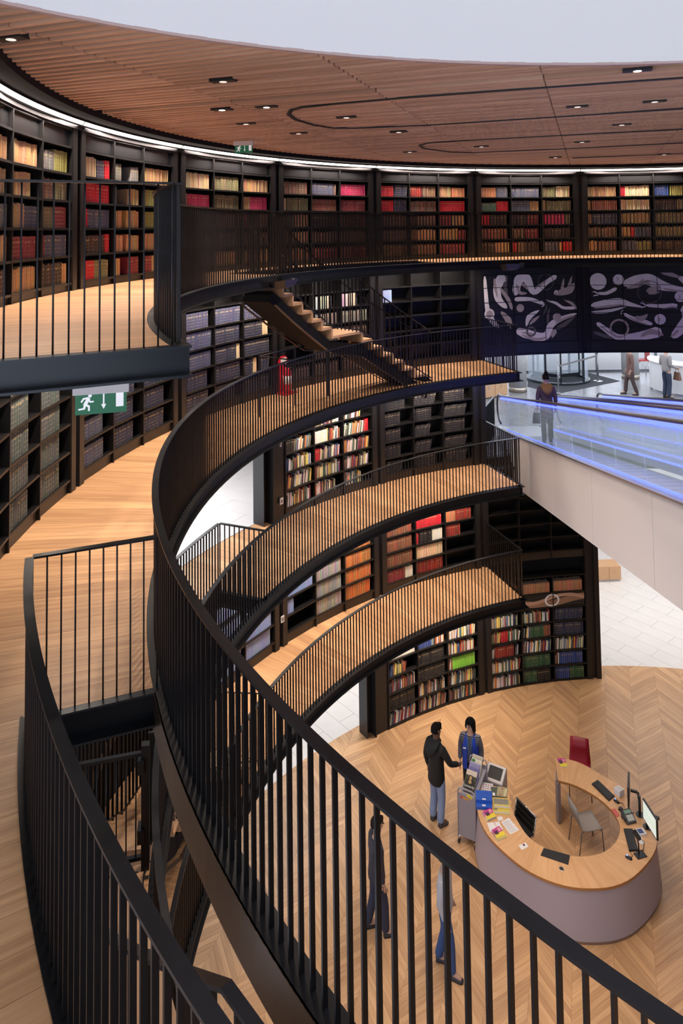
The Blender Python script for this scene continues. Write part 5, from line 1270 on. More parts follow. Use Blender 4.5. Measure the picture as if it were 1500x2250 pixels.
keyboard('black keyboard in front of the lit monitor', [(4.658, 12.767), (4.808, 12.764), (4.731, 12.336), (4.58, 12.339)])
LEDB = mat('mouse_led', (.05, .1, .8), .4, emit=(.05, .15, 1), estr=4)
def mouse(label, x, y, a):
    t = thing('computer_mouse', label, 'mouse', (x * KZ, y * KZ, DH), a); s = MB(); s.smooth = True
    prof = [(-.055, .012, .012), (-.04, .026, .03), (0, .03, .038), (.035, .027, .03), (.055, .014, .014)]; vs = []
    for yy, w, hh in prof:
        for k in range(7): vs.append((w * math.cos(math.pi * k / 6), yy, hh * math.sin(math.pi * k / 6)))
    s.add(vs, [(7 * i + k, 7 * i + k + 1, 7 * i + 8 + k, 7 * i + 7 + k) for i in range(4) for k in range(6)] + [tuple(range(7)), tuple(range(28, 35))]); s.build('shell', BLK, t)
    s = MB(); s.box(-.006, .006, .015, .035, .032, .040); s.build('scroll_light', LEDB, t)
mouse('black mouse with blue light beside the far keyboard', 4.763, 13.359, .6); mouse('black mouse with blue light near the desk front', 4.525, 12.211, .9)
t = thing('tissue_cube', 'small white cube box behind the far keyboard', 'box', (4.875 * KZ, 13.522 * KZ, DH), .5); s = MB(); s.box(-.06, .06, -.06, .06, 0, .11); s.build('carton', PAP, t); s = MB(); s.box(-.045, .045, -.045, .045, .11, .114); s.build('paper_top', mat('paper_top', (.66, .64, .64), .8), t)
def monitor(label, a, c, z0, z1, lit, base):
    a, c = Vector((*a, 0)), Vector((*c, 0)); d = (c - a); L_ = d.length; d.normalize(); n = Vector((-d.y, d.x, 0)); bx_ = Vector((*base, DH))
    t = thing('monitor', label, 'monitor', bx_); M_ = lambda v: v - bx_
    s = MB(); s.bar(M_(a + Vector((0, 0, (z0 + z1) / 2))), M_(c + Vector((0, 0, (z0 + z1) / 2))), .03, z1 - z0); s.build('casing', BLK, t)
    off = n * .0165; q = [a + d * .015 + off, c - d * .015 + off]; s = MB()
    s.add([M_(q[0] + Vector((0, 0, z0 + .02))), M_(q[1] + Vector((0, 0, z0 + .02))), M_(q[1] + Vector((0, 0, z1 - .015))), M_(q[0] + Vector((0, 0, z1 - .015)))], [(0, 1, 2, 3)])
    scr = s.build('screen', mat('screen_lit', (.5, .55, .5), .3, emit='#dfe6da', estr=.42) if lit else mat('screen_dark', (.02, .02, .022), .2), t, recalc=False)
    if lit:
        o2 = n * .0175; zc = (z0 + z1) / 2 + .01; s = MB(); s.add([M_(q[0] - off + o2 + Vector((0, 0, zc))), M_(q[1] - off + o2 + Vector((0, 0, zc))), M_(q[1] - off + o2 + Vector((0, 0, zc + .006))), M_(q[0] - off + o2 + Vector((0, 0, zc + .006)))], [(0, 1, 2, 3)]); s.build('green_line', mat('screen_green', (.1, .5, .1), .4, emit=(.1, .5, .12), estr=.6), scr, recalc=False)
    mid = (a + c) / 2 - n * .03 + Vector((0, 0, (z0 + z1) / 2)); s = MB(); s.tube([(0, 0, 0), (0, 0, .32)], .022, 10); s.lathe([(.07, 0), (.07, .012)], 16)
    s.bar((0, 0, .22), M_(mid) - n * .12, .035, .035); s.bar(M_(mid) - n * .12, M_(mid), .035, .035); s.build('monitor_arm', BLK, t)
monitor('black monitor seen edge-on on a folding arm', (4.88, 13.10), (5.04, 13.47), .93, 1.27, False, (5.08, 13.12))
monitor('black monitor with lit pale screen facing the chair', (5.10, 12.44), (5.06, 12.90), .92, 1.25, True, (5.10, 12.86))
t = thing('desk_phone', 'dark grey desk telephone between the monitors', 'telephone', (4.824 * KZ, 12.962 * KZ, DH), .25)
s = MB(); s.add([(-.09, -.09, 0), (.09, -.09, 0), (.09, .09, 0), (-.09, .09, 0), (-.09, -.09, .03), (.09, -.09, .03), (.09, .09, .12), (-.09, .09, .12)], [(3, 2, 1, 0), (4, 5, 6, 7), (0, 1, 5, 4), (1, 2, 6, 5), (2, 3, 7, 6), (3, 0, 4, 7)]); s.build('phone_body', mat('phone_grey', (.06, .06, .065), .4), t)
s = MB(); s.tube([(-.10, -.07, .06), (-.11, -.05, .075), (-.11, .05, .12), (-.10, .08, .125)], [.022, .016, .016, .022], 8); s.build('handset', BLK, t)
s = MB(); s.add([(-.05, -.07, .0405), (.075, -.07, .0405), (.075, .01, .0805), (-.05, .01, .0805)], [(0, 1, 2, 3)]); s.build('key_panel', mat('phone_keys', (.45, .47, .44), .5), t, recalc=False)
s = MB(); s.add([(-.05, .03, .0905), (.075, .03, .0905), (.075, .075, .113), (-.05, .075, .113)], [(0, 1, 2, 3)]); s.build('display', mat('phone_display', (.2, .35, .25), .4), t, recalc=False)
t = thing('card_reader', 'white and blue card reader below the lit monitor', 'card reader', (4.942, 12.74, DH), .15); s = MB(); s.box(-.07, .07, -.06, .06, 0, .035); s.build('casing', PAP, t); s = MB(); s.box(-.055, .035, -.045, .045, .035, .037); s.build('pad', mat('reader_blue', '#3c4a7a', .4), t)
flat('red_notebook', 'pinkish red notebook at the inner desk edge', 'notebook', [(4.60, 13.19), (4.68, 13.20), (4.70, 13.06), (4.64, 13.02)], mat('notebook_red', '#d0605a', .6), .01)
flat('memo_sheet', 'small white memo beside the near keyboard', 'paper', [(4.80, 12.62), (4.90, 12.63), (4.90, 12.48), (4.82, 12.47)], PAP, .003)
t = thing('scanner_stand', 'black barcode scanner on a stand near the keyboard', 'scanner', (4.75, 12.31, DH), .3); s = MB(); s.box(-.09, .09, -.06, .06, 0, .012); s.build('foot', BLK, t); s = MB(); s.tube([(0, .03, .01), (.02, .06, .12), (.02, .09, .22)], .012, 8); s.build('stem', BLK, t); s = MB(); s.bar((.02, .03, .22), (.02, .16, .26), .06, .05); s.build('scanner_head', BLK, t)
t = thing('webcam', 'small black gooseneck device with red light', 'webcam', (4.76, 13.06, DH), .2); s = MB(); s.lathe([(.03, 0), (.03, .01)], 12); s.tube([(0, 0, .01), (0, 0, .06), (.0, .05, .11)], .008, 6); s.build('stem', BLK, t); s = MB(); s.box(-.03, .03, .03, .08, .09, .13); s.build('head', BLK, t); s = MB(); s.box(-.006, .006, .02, .03, .10, .112); s.build('red_light', mat('red_led', (.8, .02, .02), .4, emit=(1, .03, .03), estr=4), t)
for pts, lab in (([(4.80, 13.40, DH + .008), (4.88, 13.36, DH + .008), (4.86, 13.22, DH + .008), (4.74, 13.24, DH + .008), (4.80, 13.12, DH + .008), (5.0, 13.16, DH + .008)], 'thin black cable looping beside the far mouse'), ([(4.56, 12.24, DH + .008), (4.62, 12.30, DH + .008), (4.60, 12.38, DH + .008), (4.84, 12.40, DH + .008), (4.92, 12.56, DH + .008), (4.86, 12.68, DH + .008)], 'thin black cable looping beside the near keyboard')):
    s = MB(); s.tube(pts, .005, 6); tag(s.build('cable', BLK), lab, 'cable')

# ---- chairs
def side_chair(label, x, y, yaw, m_, h_back=.82, gloss=.5):
    """moulded chair: local -y is the front edge of the seat, backrest at +y"""
    t = thing('side_chair', label, 'chair', (x, y, 0), yaw); LEG = mat('chair_leg', '#8d878a', .4, .4)
    n = 8; prof = [(-.21, .432), (-.17, .442), (-.05, .435), (.09, .43), (.16, .45), (.20, .52), (.225, .64), (.25, h_back)]
    s = MB(); s.smooth = True; vs = []
    for i, (yy, zz) in enumerate(prof):
        w = .205 if i < 5 else .20 - .012 * (i - 5)
        for k in range(5): u = -1 + k / 2; vs.append((u * w, yy + (.012 * (1 - u * u) if i > 4 else 0), zz - (.006 * (1 - u * u) if i <= 4 else 0)))
    o_ = len(vs); vs += [(x_, y_ + (.012 if i_ // 5 > 4 else 0), z_ - (.012 if i_ // 5 <= 4 else 0)) for i_, (x_, y_, z_) in enumerate(vs)]
    fs = [(5 * i + k, 5 * i + k + 1, 5 * i + 6 + k, 5 * i + 5 + k) for i in range(7) for k in range(4)]
    fs += [tuple(o_ + j for j in f[::-1]) for f in fs]; m = 5
    rim = [k for k in range(5)] + [5 * i + 4 for i in range(1, 8)] + [35 + k for k in (3, 2, 1, 0)] + [5 * i for i in range(6, 0, -1)]
    fs += [(rim[i], rim[(i + 1) % len(rim)], o_ + rim[(i + 1) % len(rim)], o_ + rim[i]) for i in range(len(rim))]
    s.add(vs[:o_][:0] + vs, [f for f in fs])
    # split seat and backrest into two parts
    seat_f = [f for f in fs if max((j % o_) // 5 for j in f) <= 4]; back_f = [f for f in fs if f not in seat_f]
    for nm, ff in (('seat', seat_f), ('backrest', back_f)):
        q = MB(); q.smooth = True; q.add(vs, ff); me = q.mesh(nm, m_); bm = bmesh.new(); bm.from_mesh(me); bmesh.ops.delete(bm, geom=[v for v in bm.verts if not v.link_faces], context='VERTS'); bm.to_mesh(me); bm.free(); obj(nm, me, t)
    for sx in (-1, 1):
        q = MB(); q.tube([(sx * .19, -.16, .425), (sx * .20, -.20, .40), (sx * .205, -.23, 0)], .011, 8); q.build('leg', LEG, t)
        q = MB(); q.tube([(sx * .18, .12, .425), (sx * .19, .18, .40), (sx * .20, .24, 0)], .011, 8); q.build('leg', LEG, t)
    return t
side_chair('grey moulded chair inside the horseshoe desk', 4.24, 13.46, R_(99), mat('chair_grey', '#9a9590', .45))
side_chair('dark red chair behind the far desk arm', 4.55, 14.72, R_(-18), mat('chair_red', '#8e1024', .4), .86)
t = thing('leather_chair', 'black leather chair with chrome frame beside the booklets', 'chair', (2.92, 13.27, 0), R_(-62)); LEA = mat('black_leather', (.015, .014, .014), .35)
s = MB(); s.box(-.24, .24, -.22, .22, .42, .48); s.build('seat', LEA, t)
for i in range(3):
    s = MB(); s.box(-.22, .22, .205 + .02 * i, .245 + .02 * i, .49 + .085 * i, .57 + .085 * i); s.build('back_cushion', LEA, t)
for sx in (-1, 1):
    s = MB(); s.tube([(sx * .25, .27, .74), (sx * .25, .21, .46), (sx * .25, -.2, .42), (sx * .25, -.23, .03), (sx * .25, .2, .012)], .012, 8); s.build('chrome_frame', CHR, t)
s = MB(); s.tube([(-.25, .27, .74), (.25, .27, .74)], .012, 8); s.tube([(-.25, .2, .012), (.25, .2, .012)], .012, 8); s.build('cross_bar', CHR, t)

# ---- grey waste bin with sloping top
t = thing('waste_bin', 'grey bin with dark sloping opening behind the desk end', 'bin', (2.76, 14.12, 0), R_(-30)); BG = mat('bin_grey', '#8f8a8c', .45)
s = MB(); s.add([(-.18, -.15, 0), (.18, -.15, 0), (.18, .15, 0), (-.18, .15, 0), (-.18, -.15, .72), (.18, -.15, .72), (.18, .15, .86), (-.18, .15, .86)], FB); s.build('bin_body', BG, t)
s = MB(); w1, w2 = (.17, .14), (.13, .10)
def slope(x, y, e=0): return (x, y, .72 + (y + .15) / .30 * .14 + e)
s.add([slope(-w1[0], -w1[1], .012), slope(w1[0], -w1[1], .012), slope(w1[0], w1[1], .012), slope(-w1[0], w1[1], .012), slope(-w2[0], -w2[1], .02), slope(w2[0], -w2[1], .02), slope(w2[0], w2[1], .02), slope(-w2[0], w2[1], .02)], [(0, 1, 5, 4), (1, 2, 6, 5), (2, 3, 7, 6), (3, 0, 4, 7)]); s.build('rim', mat('bin_rim', '#c9c4c4', .4), t, recalc=False)
s = MB(); s.add([slope(-w2[0], -w2[1], .006), slope(w2[0], -w2[1], .006), slope(w2[0], w2[1], .006), slope(-w2[0], w2[1], .006)], [(0, 1, 2, 3)]); s.build('opening', mat('bin_dark', (.012, .01, .01), .5), t, recalc=False)

# ---- book trolley
tl = Vector((1.97, 13.59, 0)); tr_ = Vector((2.25, 13.42, 0)); ang = math.atan2(tr_.y - tl.y, tr_.x - tl.x); TW, TLn = .33, .62
t = thing('book_trolley', 'grey metal book trolley between the man and desk', 'trolley', tl, ang); TG = mat('trolley_grey', '#97929a', .45, .1)
def arch(y, hh):
    pts = [(0, .10), (0, hh - .07), (.02, hh - .02), (.07, hh), (TW - .07, hh), (TW - .02, hh - .02), (TW, hh - .07), (TW, .10)]
    return [(x, y, z) for x, z in pts]
for y, hh in ((0, .97), (TLn, 1.16)):
    s = MB(); s.tube(arch(y, hh), .014, 8); s.build('tube_frame', TG, t)
    s = MB(); s.box(.01, TW - .01, y - .006, y + .006, .14, hh - .10); s.build('end_panel', mat('trolley_panel', '#8f8a92', .5, .1), t)
for z in (.18, .50):
    s = MB(); s.box(.01, TW - .01, 0, TLn, z, z + .02); s.build('shelf', TG, t)
s = MB(); s.add([(.01, .01, .80), (TW - .01, .01, .80), (TW - .01, TLn, .98), (.01, TLn, .98), (.01, .01, .815), (TW - .01, .01, .815), (TW - .01, TLn, .995), (.01, TLn, .995)], FB); s.build('display_shelf', TG, t)
for x in (0.01, TW - .01):
    for y in (0, TLn):
        s = MB(); s.tube([(x - .012, y, .045), (x + .012, y, .045)], .045, 14); w = s.build('wheel', BLK, t)
        s = MB(); s.box(x - .02, x + .02, y - .02, y + .02, .085, .12); s.build('castor_fork', CHR, w)
s = MB(); s.box(.05, .21, -.0075, -.006, .80, .83); lb = s.build('sticker', mat('sticker_orange', '#d8902a', .5), t); s = MB(); s.box(.05, .10, -.0085, -.0075, .80, .83); s.build('sticker_red', mat('sticker_red', '#c8302a', .5), lb)
s = MB(); s.add([(.17, -.0085, .86), (.28, -.0085, .84), (.28, -.0085, .88), (.23, -.0085, .92), (.18, -.0085, .90)], [(0, 1, 2, 3, 4)]); s.build('sticker', mat('sticker_yellow', '#d8c43a', .5), t, recalc=False)
Mt = Matrix.Translation(tl) @ Matrix.Rotation(ang, 4, 'Z')
def display_book(label, y, z, w, hh, th, m_, x=.05, lean=.75):
    o_ = thing('display_book', label, 'book', (0, 0, 0)); o_.matrix_basis = Mt @ Matrix.Translation((x, y, z)) @ Matrix.Rotation(-lean, 4, 'X')
    s = MB(); s.box(0, w, 0, th, 0, hh); s.build('cover', m_, o_); s = MB(); s.box(.004, w - .002, .003, th - .003, hh - .001, hh + .0015); s.build('pages', PAP, o_)
    return o_
cov = mat('portrait_cover', '#3a3826', .45, noise=(14, .35))
b1 = display_book('dark book with a portrait cover standing foremost on the trolley', .10, .858, .21, .29, .025, cov)
def disc(cx_, cz_, rx_, rz_, m_, nm, e):
    s = MB(); s.add([(cx_ + rx_ * math.cos(k * math.pi / 10), -e, cz_ + rz_ * math.sin(k * math.pi / 10)) for k in range(20)], [tuple(range(20))]); s.build(nm, m_, b1, recalc=False)
disc(.105, .125, .085, .095, mat('portrait_dress', '#1f1a14', .5), 'figure_body', .0006); disc(.105, .215, .038, .05, mat('portrait_hair', '#1d130c', .5), 'figure_hair', .0009); disc(.105, .212, .024, .034, mat('portrait_skin', '#a98a55', .5), 'figure_face', .0012); disc(.105, .155, .032, .025, mat('portrait_skin', '#a98a55', .5), 'figure_neck', .0011)
text_obj('title_lettering', 'Leonardo', .05, mat('title_white', (.75, .75, .72), .5), b1, Matrix(((1, 0, 0, .008), (0, 0, -1, -.0015), (0, 1, 0, .075), (0, 0, 0, 1))), .0002)
for i, (hx, lab) in enumerate((('#c9b8a8', 'cream book leaning behind the portrait book on the trolley'), ('#6f6a9a', 'violet-grey book leaning on the trolley'), ('#8f88b0', 'lilac book farther back on the trolley'), ('#cfc9b8', 'pale book with green spine label on the trolley'), ('#b9b09c', 'pale book at the far end of the trolley'))):
    bb = display_book(lab, .17 + .075 * i, .90 + .022 * i, .20, .25, .022, mat('trolley_book_%d' % i, hx, .6), .06 + .008 * (i % 2), .62)
    if i == 3:
        s = MB(); s.box(.01, .07, -.001, .004, .20, .24); s.build('green_label', mat('label_green', '#2f7a3a', .5), bb)
# ------------------------------------------------------------------ people
def skin_mesh(name, V, E, rad, mats, root=0, sub=2):
    me = bpy.data.meshes.new(name); me.from_pydata([tuple(v) for v in V], E, [])
    o = bpy.data.objects.new(name, me); COL.objects.link(o)
    md = o.modifiers.new('skin', 'SKIN'); md.use_smooth_shade = True; md.branch_smoothing = 0.3
    if not me.skin_vertices: bpy.context.view_layer.objects.active = o
    sv = me.skin_vertices[0].data
    for i, r in enumerate(rad):
        rr = r if isinstance(r, tuple) else (r, r); sv[i].radius = rr; sv[i].use_root = (i == root)
    ss = o.modifiers.new('sub', 'SUBSURF'); ss.levels = sub; ss.render_levels = sub
    dg = bpy.context.evaluated_depsgraph_get(); dg.update()
    res = bpy.data.meshes.new_from_object(o.evaluated_get(dg)); bpy.data.objects.remove(o); bpy.data.meshes.remove(me)
    res.name = name; res.materials.clear(); res.materials.append(mats)
    for p in res.polygons: p.use_smooth = True; p.material_index = 0
    return res
def loft(sections, n=20):
    """sections: (cx, cy, z, rx, ry)"""
    s = MB(); s.smooth = True; vs = []
    for cx_, cy_, z, rx_, ry_ in sections:
        for k in range(n): a = 2 * math.pi * k / n; vs.append((cx_ + rx_ * math.cos(a), cy_ + ry_ * math.sin(a), z))
    m = len(sections); s.add(vs, [(n * i + k, n * i + (k + 1) % n, n * i + n + (k + 1) % n, n * i + n + k) for i in range(m - 1) for k in range(n)] + [tuple(range(n))[::-1], tuple(range(n * (m - 1), n * m))]); return s
def person(label, loc, yaw, h, skin, hair, top, legs, shoe, coat_hem=.86, hood=None, pose=None, bob=False, sleeve=None, vest=None, head_turn=0.0, stride=0.0, bag=None, bun=False, scarf=None):
    k = h / 1.75; t = thing('person', label, 'person', loc, yaw); pose = pose or {}
    J = {'pelvis': (0, 0, .93), 'spine': (0, -.005, 1.12), 'chest': (0, -.01, 1.32), 'neck': (0, 0, 1.46), 'head0': (0, .015, 1.53), 'head1': (0, .02, 1.62), 'head2': (0, .012, 1.69)}
    for s_, nm in ((-1, 'l'), (1, 'r')):
        J['sh' + nm] = (s_ * .175, -.01, 1.39); J['el' + nm] = (s_ * .225, -.03, 1.12); J['wr' + nm] = (s_ * .225, .05, .89)
        J['hip' + nm] = (s_ * .09, 0, .88); f = stride * s_
        J['kn' + nm] = (s_ * .095, .03 + f * .12, .49); J['an' + nm] = (s_ * .10, -.02 + f * .25, .09); J['to' + nm] = (s_ * .115, .13 + f * .25, .035); J['hl' + nm] = (s_ * .10, -.05 + f * .25, .04)
    J.update(pose)
    J = {a: Vector(b_) * k for a, b_ in J.items()}
    names = ['pelvis', 'spine', 'chest', 'neck', 'head0', 'head1', 'head2']; rad = [(.15, .105), (.135, .10), (.155, .105), .055, .062, (.078, .092), (.07, .082)]
    ed = [(0, 1), (1, 2), (2, 3), (3, 4), (4, 5), (5, 6)]; V = [J[n_] for n_ in names]
    def chain(start, pts, rs):
        prev = start
        for p, r in zip(pts, rs): V.append(p); rad.append(r); ed.append((prev, len(V) - 1)); prev = len(V) - 1
        return prev
    for s_, nm in ((-1, 'l'), (1, 'r')):
        w = chain(2, [J['sh' + nm], J['el' + nm], J['wr' + nm]], [.055, .042, .03])
        d = (J['wr' + nm] - J['el' + nm]).normalized(); side = d.cross(Vector((1, 0, 0)))
        side = side.normalized() if side.length > .1 else Vector((0, 1, 0)); up_ = d.cross(side)
        pm = chain(w, [J['wr' + nm] + d * .06], [(.034, .022)])
        for q, (off, ln) in enumerate(((-.027, .062), (-.009, .075), (.009, .07), (.027, .055))):
            b0 = J['wr' + nm] + d * .085 + side * off; chain(pm, [b0, b0 + d * ln * .55 + up_ * .004, b0 + d * ln * .9 + up_ * .018], [.0095, .009, .0075])
        chain(w, [J['wr' + nm] + d * .035 + side * .033, J['wr' + nm] + d * .07 + side * .05], [.011, .009])
        chain(0, [J['hip' + nm], J['kn' + nm], J['an' + nm]], [.085, .06, .042]); an = len(V) - 1; chain(an, [J['to' + nm]], [.035])
    rad = [tuple(c * k for c in r) if isinstance(r, tuple) else r * k for r in rad]
    SK = mat('skin_' + skin.strip('#'), skin, .55); HM = mat('hair_' + hair.strip('#'), hair, .85, spec=.15)
    obj('body', skin_mesh('body', V, ed, rad, SK), t)
    hc = (J['head1'] + J['head2']) / 2; Rh = Matrix.Rotation(head_turn, 4, 'Z')
    def hp(x, y, z): return hc + Rh @ (Vector((x, y, z)) * k)
    # face: eyes, nose, mouth, ears
    for sx in (-1, 1):
        s = MB(); c = hp(sx * .032, .088, .0); s.tube([c - Vector((0, 0, .006)), c + Vector((0, 0, .006))], .011 * k, 8); s.build('eye', mat('eye_dark', (.02, .015, .012), .3), t)
        s = MB(); s.tube([hp(sx * .082, -.005, -.03), hp(sx * .09, -.012, 0), hp(sx * .086, -.012, .03)], [.010, .016, .012], 8); s.build('ear', SK, t)
    s = MB(); s.tube([hp(0, .092, .012), hp(0, .108, -.022), hp(0, .098, -.034)], [.009, .015, .010], 8); s.build('nose', SK, t)
    s = MB(); s.tube([hp(-.024, .086, -.062), hp(0, .092, -.064), hp(.024, .086, -.062)], [.004, .007, .004], 6); s.build('mouth', mat('lips_' + skin.strip('#'), tuple(c * .55 for c in srgb(skin)), .5), t)
    # hair cap
    s = MB(); s.smooth = True; vs = []; n = 20; rings = [(1.0, .02), (.97, .22), (.84, .52), (.62, .78), (.32, .95), (.02, 1.0)]
    low = -.135 if bob else -.02
    for i, (rr, zz) in enumerate(rings):
        for q in range(n):
            a = 2 * math.pi * q / n; front = max(0, (math.sin(a) - .45) / .55) if bob else max(0, math.sin(a)); z = .105 * zz + .012
            if i == 0: z = low + (.085 - low) * (front ** .6 if front > 0 else 0) - (.015 if not bob and front == 0 else 0)
            vs.append(hp((.112 if bob else .089) * rr * math.cos(a), (.118 if bob else .107) * rr * math.sin(a) - (.014 if bob else .004), z * (1.12 if bob and i else 1)))
    s.add(vs, [(n * i + q, n * i + (q + 1) % n, n * i + n + (q + 1) % n, n * i + n + q) for i in range(len(rings) - 1) for q in range(n)] + [tuple(range(n * 5, n * 6))]); s.build('hair', HM, t)
    if bun: s = MB(); c = hp(0, -.06, .13); s.lathe([(.01, c.z - .04), (.045, c.z - .02), (.05, c.z + .01), (.03, c.z + .04), (.005, c.z + .05)], 14, (c.x, c.y)); s.build('hair_bun', HM, t)
    # trousers and shoes
    LG = mat('trousers_' + legs.strip('#'), legs, .8, noise=(8, .15)); TP = mat('top_' + top.strip('#'), top, .75)
    V2 = [J['pelvis'] + Vector((0, 0, .03 * k)), J['pelvis']]; r2 = [(.155 * k, .115 * k), (.16 * k, .12 * k)]; e2 = [(0, 1)]
    for nm in 'lr':
        b0 = len(V2); V2 += [J['hip' + nm], (J['hip' + nm] + J['kn' + nm]) / 2, J['kn' + nm], J['an' + nm] - Vector((0, 0, .03))]; r2 += [.098 * k, .088 * k, .075 * k, .068 * k]; e2 += [(1, b0), (b0, b0 + 1), (b0 + 1, b0 + 2), (b0 + 2, b0 + 3)]
    obj('trousers', skin_mesh('trousers', V2, e2, r2, LG), t)
    for nm in 'lr':
        a, b_ = J['hl' + nm], J['to' + nm]; s = MB(); s.smooth = True; d = (b_ - a); L_ = d.length; d.normalize(); sd = Vector((-d.y, d.x, 0)).normalized(); vs = []
        prof = [(-.02, .030, .09), (.02, .040, .10), (.4, .040, .095), (.7, .047, .065), (.95, .045, .05), (1.12, .025, .035)]
        for f, w, hh in prof:
            c = a + d * L_ * f; z0 = .002
            for u, z in ((-1, z0), (-1.05, .03), (-.75, hh * .8), (0, hh), (.75, hh * .8), (1.05, .03), (1, z0)): vs.append(Vector((c.x, c.y, 0)) + sd * u * w * k + Vector((0, 0, z * k)))
        s.add(vs, [(7 * i + q, 7 * i + (q + 1) % 7, 7 * i + 7 + (q + 1) % 7, 7 * i + 7 + q) for i in range(5) for q in range(7)] + [tuple(range(7))[::-1], tuple(range(35, 42))]); s.build('shoe', mat('shoe_' + shoe.strip('#'), shoe, .6), t)
    # coat or jumper: torso with sleeves in one surface
    hem = coat_hem
    V3 = []; e3 = []; r3 = []
    zs = [hem] + ([(hem + .93) / 2] if hem < .85 else []) + [1.0, 1.14, 1.30]
    for i, z in enumerate(zs):
        V3.append(Vector((0, -.005 * k, z * k))); r3.append({1.30: (.20 * k, .15 * k)}.get(z, (.175 * k, .135 * k) if z > .9 else (.185 * k, .15 * k)));
        if i: e3.append((i - 1, i))
    c0 = len(V3) - 1; V3.append(J['neck'] - Vector((0, 0, .02 * k))); r3.append(.078 * k); e3.append((c0, c0 + 1))
    for nm in 'lr':
        b0 = len(V3); V3 += [J['sh' + nm], (J['sh' + nm] + J['el' + nm]) / 2, J['el' + nm], J['wr' + nm] - (J['wr' + nm] - J['el' + nm]) * .08]; r3 += [.088 * k, .070 * k, .058 * k, .047 * k]; e3 += [(c0, b0), (b0, b0 + 1), (b0 + 1, b0 + 2), (b0 + 2, b0 + 3)]
    obj('coat' if hem < .85 else 'jumper', skin_mesh('coat', V3, e3, r3, TP if not sleeve else sleeve), t)
    if vest:
        s = loft([(0, 0, .78 * k, .185 * k, .15 * k), (0, -.005, .95 * k, .182 * k, .15 * k), (0, -.008, 1.15 * k, .182 * k, .145 * k), (0, -.01, 1.3 * k, .19 * k, .142 * k), (0, -.01, 1.40 * k, .165 * k, .11 * k), (0, -.01, 1.455 * k, .10 * k, .085 * k)])
        # leave the front open: drop faces around +y
        keep = [i for i, f in enumerate(s.f) if len(f) == 4 and not (sum(s.v[j][1] for j in f) / 4 > .06 * k and abs(sum(s.v[j][0] for j in f) / 4) < .065 * k)]
        s.f = [s.f[i] for i in keep]; s.mi = [0] * len(s.f); s.sm = [True] * len(s.f); v_ = s.build('vest', vest, t, recalc=False)
        s = MB(); s.box(.08 * k, .14 * k, .125 * k, .135 * k, 1.2 * k, 1.225 * k); s.build('name_badge', PAP, t)
        s = MB(); s.tube([(-.06 * k, .09 * k, 1.44 * k), (-.03 * k, .145 * k, 1.2 * k), (0, .15 * k, 1.08 * k), (.03 * k, .145 * k, 1.2 * k), (.06 * k, .09 * k, 1.44 * k)], .007, 6); s.build('lanyard', mat('lanyard_blue', '#2a6ab0', .6), t)
        for sx in (-1, 1):
            s = MB(); c = hp(sx * .034, .10, 0); pts = [c + Rh @ Vector((.026 * math.cos(q * math.pi / 6), .004, .02 * math.sin(q * math.pi / 6))) for q in range(12)]; s.tube(pts, .0025, 5, True); s.build('glasses_rim', BLK, t)
        s = MB(); s.tube([hp(.06, .098, 0), hp(.088, .02, .0)], .0025, 5); s.tube([hp(-.06, .098, 0), hp(-.088, .02, 0)], .0025, 5); s.build('glasses_arm', BLK, t)
    if hood:
        s = MB(); s.smooth = True; vs = []
        for i, (yy, z, w, r) in enumerate(((.02, 1.50, .12, .035), (-.09, 1.47, .15, .055), (-.15, 1.38, .13, .06), (-.165, 1.27, .06, .04))):
            for q in range(14): a = 2 * math.pi * q / 14; vs.append(Vector((w * math.cos(a), yy - .0 + r * math.sin(a) * .9, z + r * .7 * math.sin(a))) * k)
        s.add(vs, [(14 * i + q, 14 * i + (q + 1) % 14, 14 * i + 14 + (q + 1) % 14, 14 * i + 14 + q) for i in range(3) for q in range(14)] + [tuple(range(14))[::-1], tuple(range(42, 56))]); s.build('hood', mat('hood_' + hood.strip('#'), hood, .85, noise=(30, .3)), t)
    if bag:
        c = J['wr' + bag[0]]; s = MB(); s.add([tuple(c + Vector(v) * k) for v in ((-.13, -.06, -.40), (.13, -.06, -.40), (.13, .06, -.40), (-.13, .06, -.40), (-.10, -.03, -.14), (.10, -.03, -.14), (.10, .03, -.14), (-.10, .03, -.14))], FB); q_ = s.build('bag', mat('bag_' + bag[1].strip('#'), bag[1], .6), t)
        s = MB(); s.tube([c + Vector((-.08, 0, -.14)) * k, c + Vector((-.05, 0, -.04)) * k, c + Vector((.05, 0, -.04)) * k, c + Vector((.08, 0, -.14)) * k], .008, 6); s.build('strap', mat('bag_' + bag[1].strip('#'), bag[1], .6), q_)
    return t
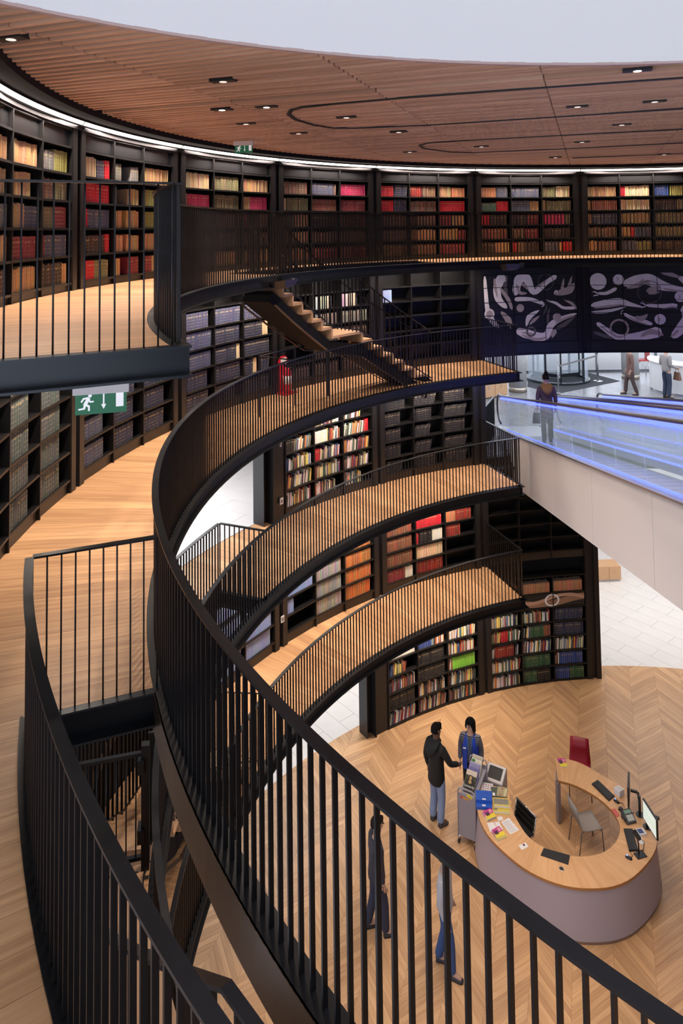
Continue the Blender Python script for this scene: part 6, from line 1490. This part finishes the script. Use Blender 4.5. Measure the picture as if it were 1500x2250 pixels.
# striped jumper cloth
def stripes():
    m = bpy.data.materials.new('striped_cloth'); m.use_nodes = True; nt = m.node_tree; b = nt.nodes['Principled BSDF']; b.inputs['Roughness'].default_value = .8
    tc = nt.nodes.new('ShaderNodeTexCoord'); sp = nt.nodes.new('ShaderNodeSeparateXYZ'); nt.links.new(tc.outputs['Object'], sp.inputs[0])
    q = nt.nodes.new('ShaderNodeMath'); q.operation = 'MULTIPLY'; q.inputs[1].default_value = 34; nt.links.new(sp.outputs[2], q.inputs[0])
    f = nt.nodes.new('ShaderNodeMath'); f.operation = 'FRACT'; nt.links.new(q.outputs[0], f.inputs[0]); l = nt.nodes.new('ShaderNodeMath'); l.operation = 'LESS_THAN'; l.inputs[1].default_value = .4; nt.links.new(f.outputs[0], l.inputs[0])
    mx = nt.nodes.new('ShaderNodeMix'); mx.data_type = 'RGBA'; mx.inputs[6].default_value = (.035, .032, .045, 1); mx.inputs[7].default_value = (.22, .21, .24, 1); nt.links.new(l.outputs[0], mx.inputs[0]); nt.links.new(mx.outputs[2], b.inputs['Base Color'])
    return m
def yaw_to(dx, dy): return math.atan2(-dx, dy)      # local +y looks along (dx, dy)
person('man in black hooded coat and pale blue jeans at the trolley', (1.64, 14.02, 0), yaw_to(.80, .60), 1.78, '#6b4a38', '#0c0a0a', '#0b0a0c', '#7f8fae', '#3f3c40', coat_hem=.68, hood='#0e0d10', head_turn=-.15,
       pose={'elr': (.27, .10, 1.14), 'wrr': (.21, .36, 1.00), 'ell': (-.235, -.04, 1.12), 'wrl': (-.225, .02, .88)})
person('woman with black bob in blue vest behind the trolley', (2.36, 14.45, 0), yaw_to(-.32, -.95), 1.58, '#d0a590', '#0a0809', '#3a3440', '#17171c', '#151417', coat_hem=.86, bob=True, sleeve=stripes(), vest=mat('vest_blue', '#1b3fae', .7), head_turn=-.45)
person('person in purple-brown coat with fur hood on the nearer travelator', (4.93, 17.75, zt(17.75) + .008), yaw_to(.1, 1.0), 1.66, '#b08a74', '#15100f', '#4a3842', '#17161a', '#17161a', coat_hem=.60, hood='#7a5a3c', bun=True, bag=('l', '#17161a'), stride=.4)
person('person in grey jumper and dark jeans at the reception counter', (10.72, 24.15, L2), yaw_to(1, .35), 1.74, '#b88f78', '#2a2320', '#8a8482', '#2a3448', '#201e1e', bag=('r', '#6a4a3a'), pose={'wrr': (.20, .26, 1.02), 'wrl': (-.2, .28, 1.04)})
person('person in brown coat walking past the concrete column', (9.75, 24.75, L2), yaw_to(-1, .1), 1.68, '#b08a74', '#2a1f1a', '#6a4e46', '#4a3a38', '#2a2422', coat_hem=.55, stride=.7)
person('person in pale grey top and blue jeans walking behind the railing bars', (1.42, 11.35, 0), yaw_to(.9, -.3), 1.72, '#b08a74', '#2a211c', '#a3a2a8', '#2f4a7c', '#2a2a30', stride=.5, coat_hem=.88)
person('person in dark clothes walking behind the railing bars', (.42, 11.95, 0), yaw_to(.9, .2), 1.74, '#a8826c', '#1d1613', '#262432', '#24283c', '#1c1b1f', stride=.5, coat_hem=.80)
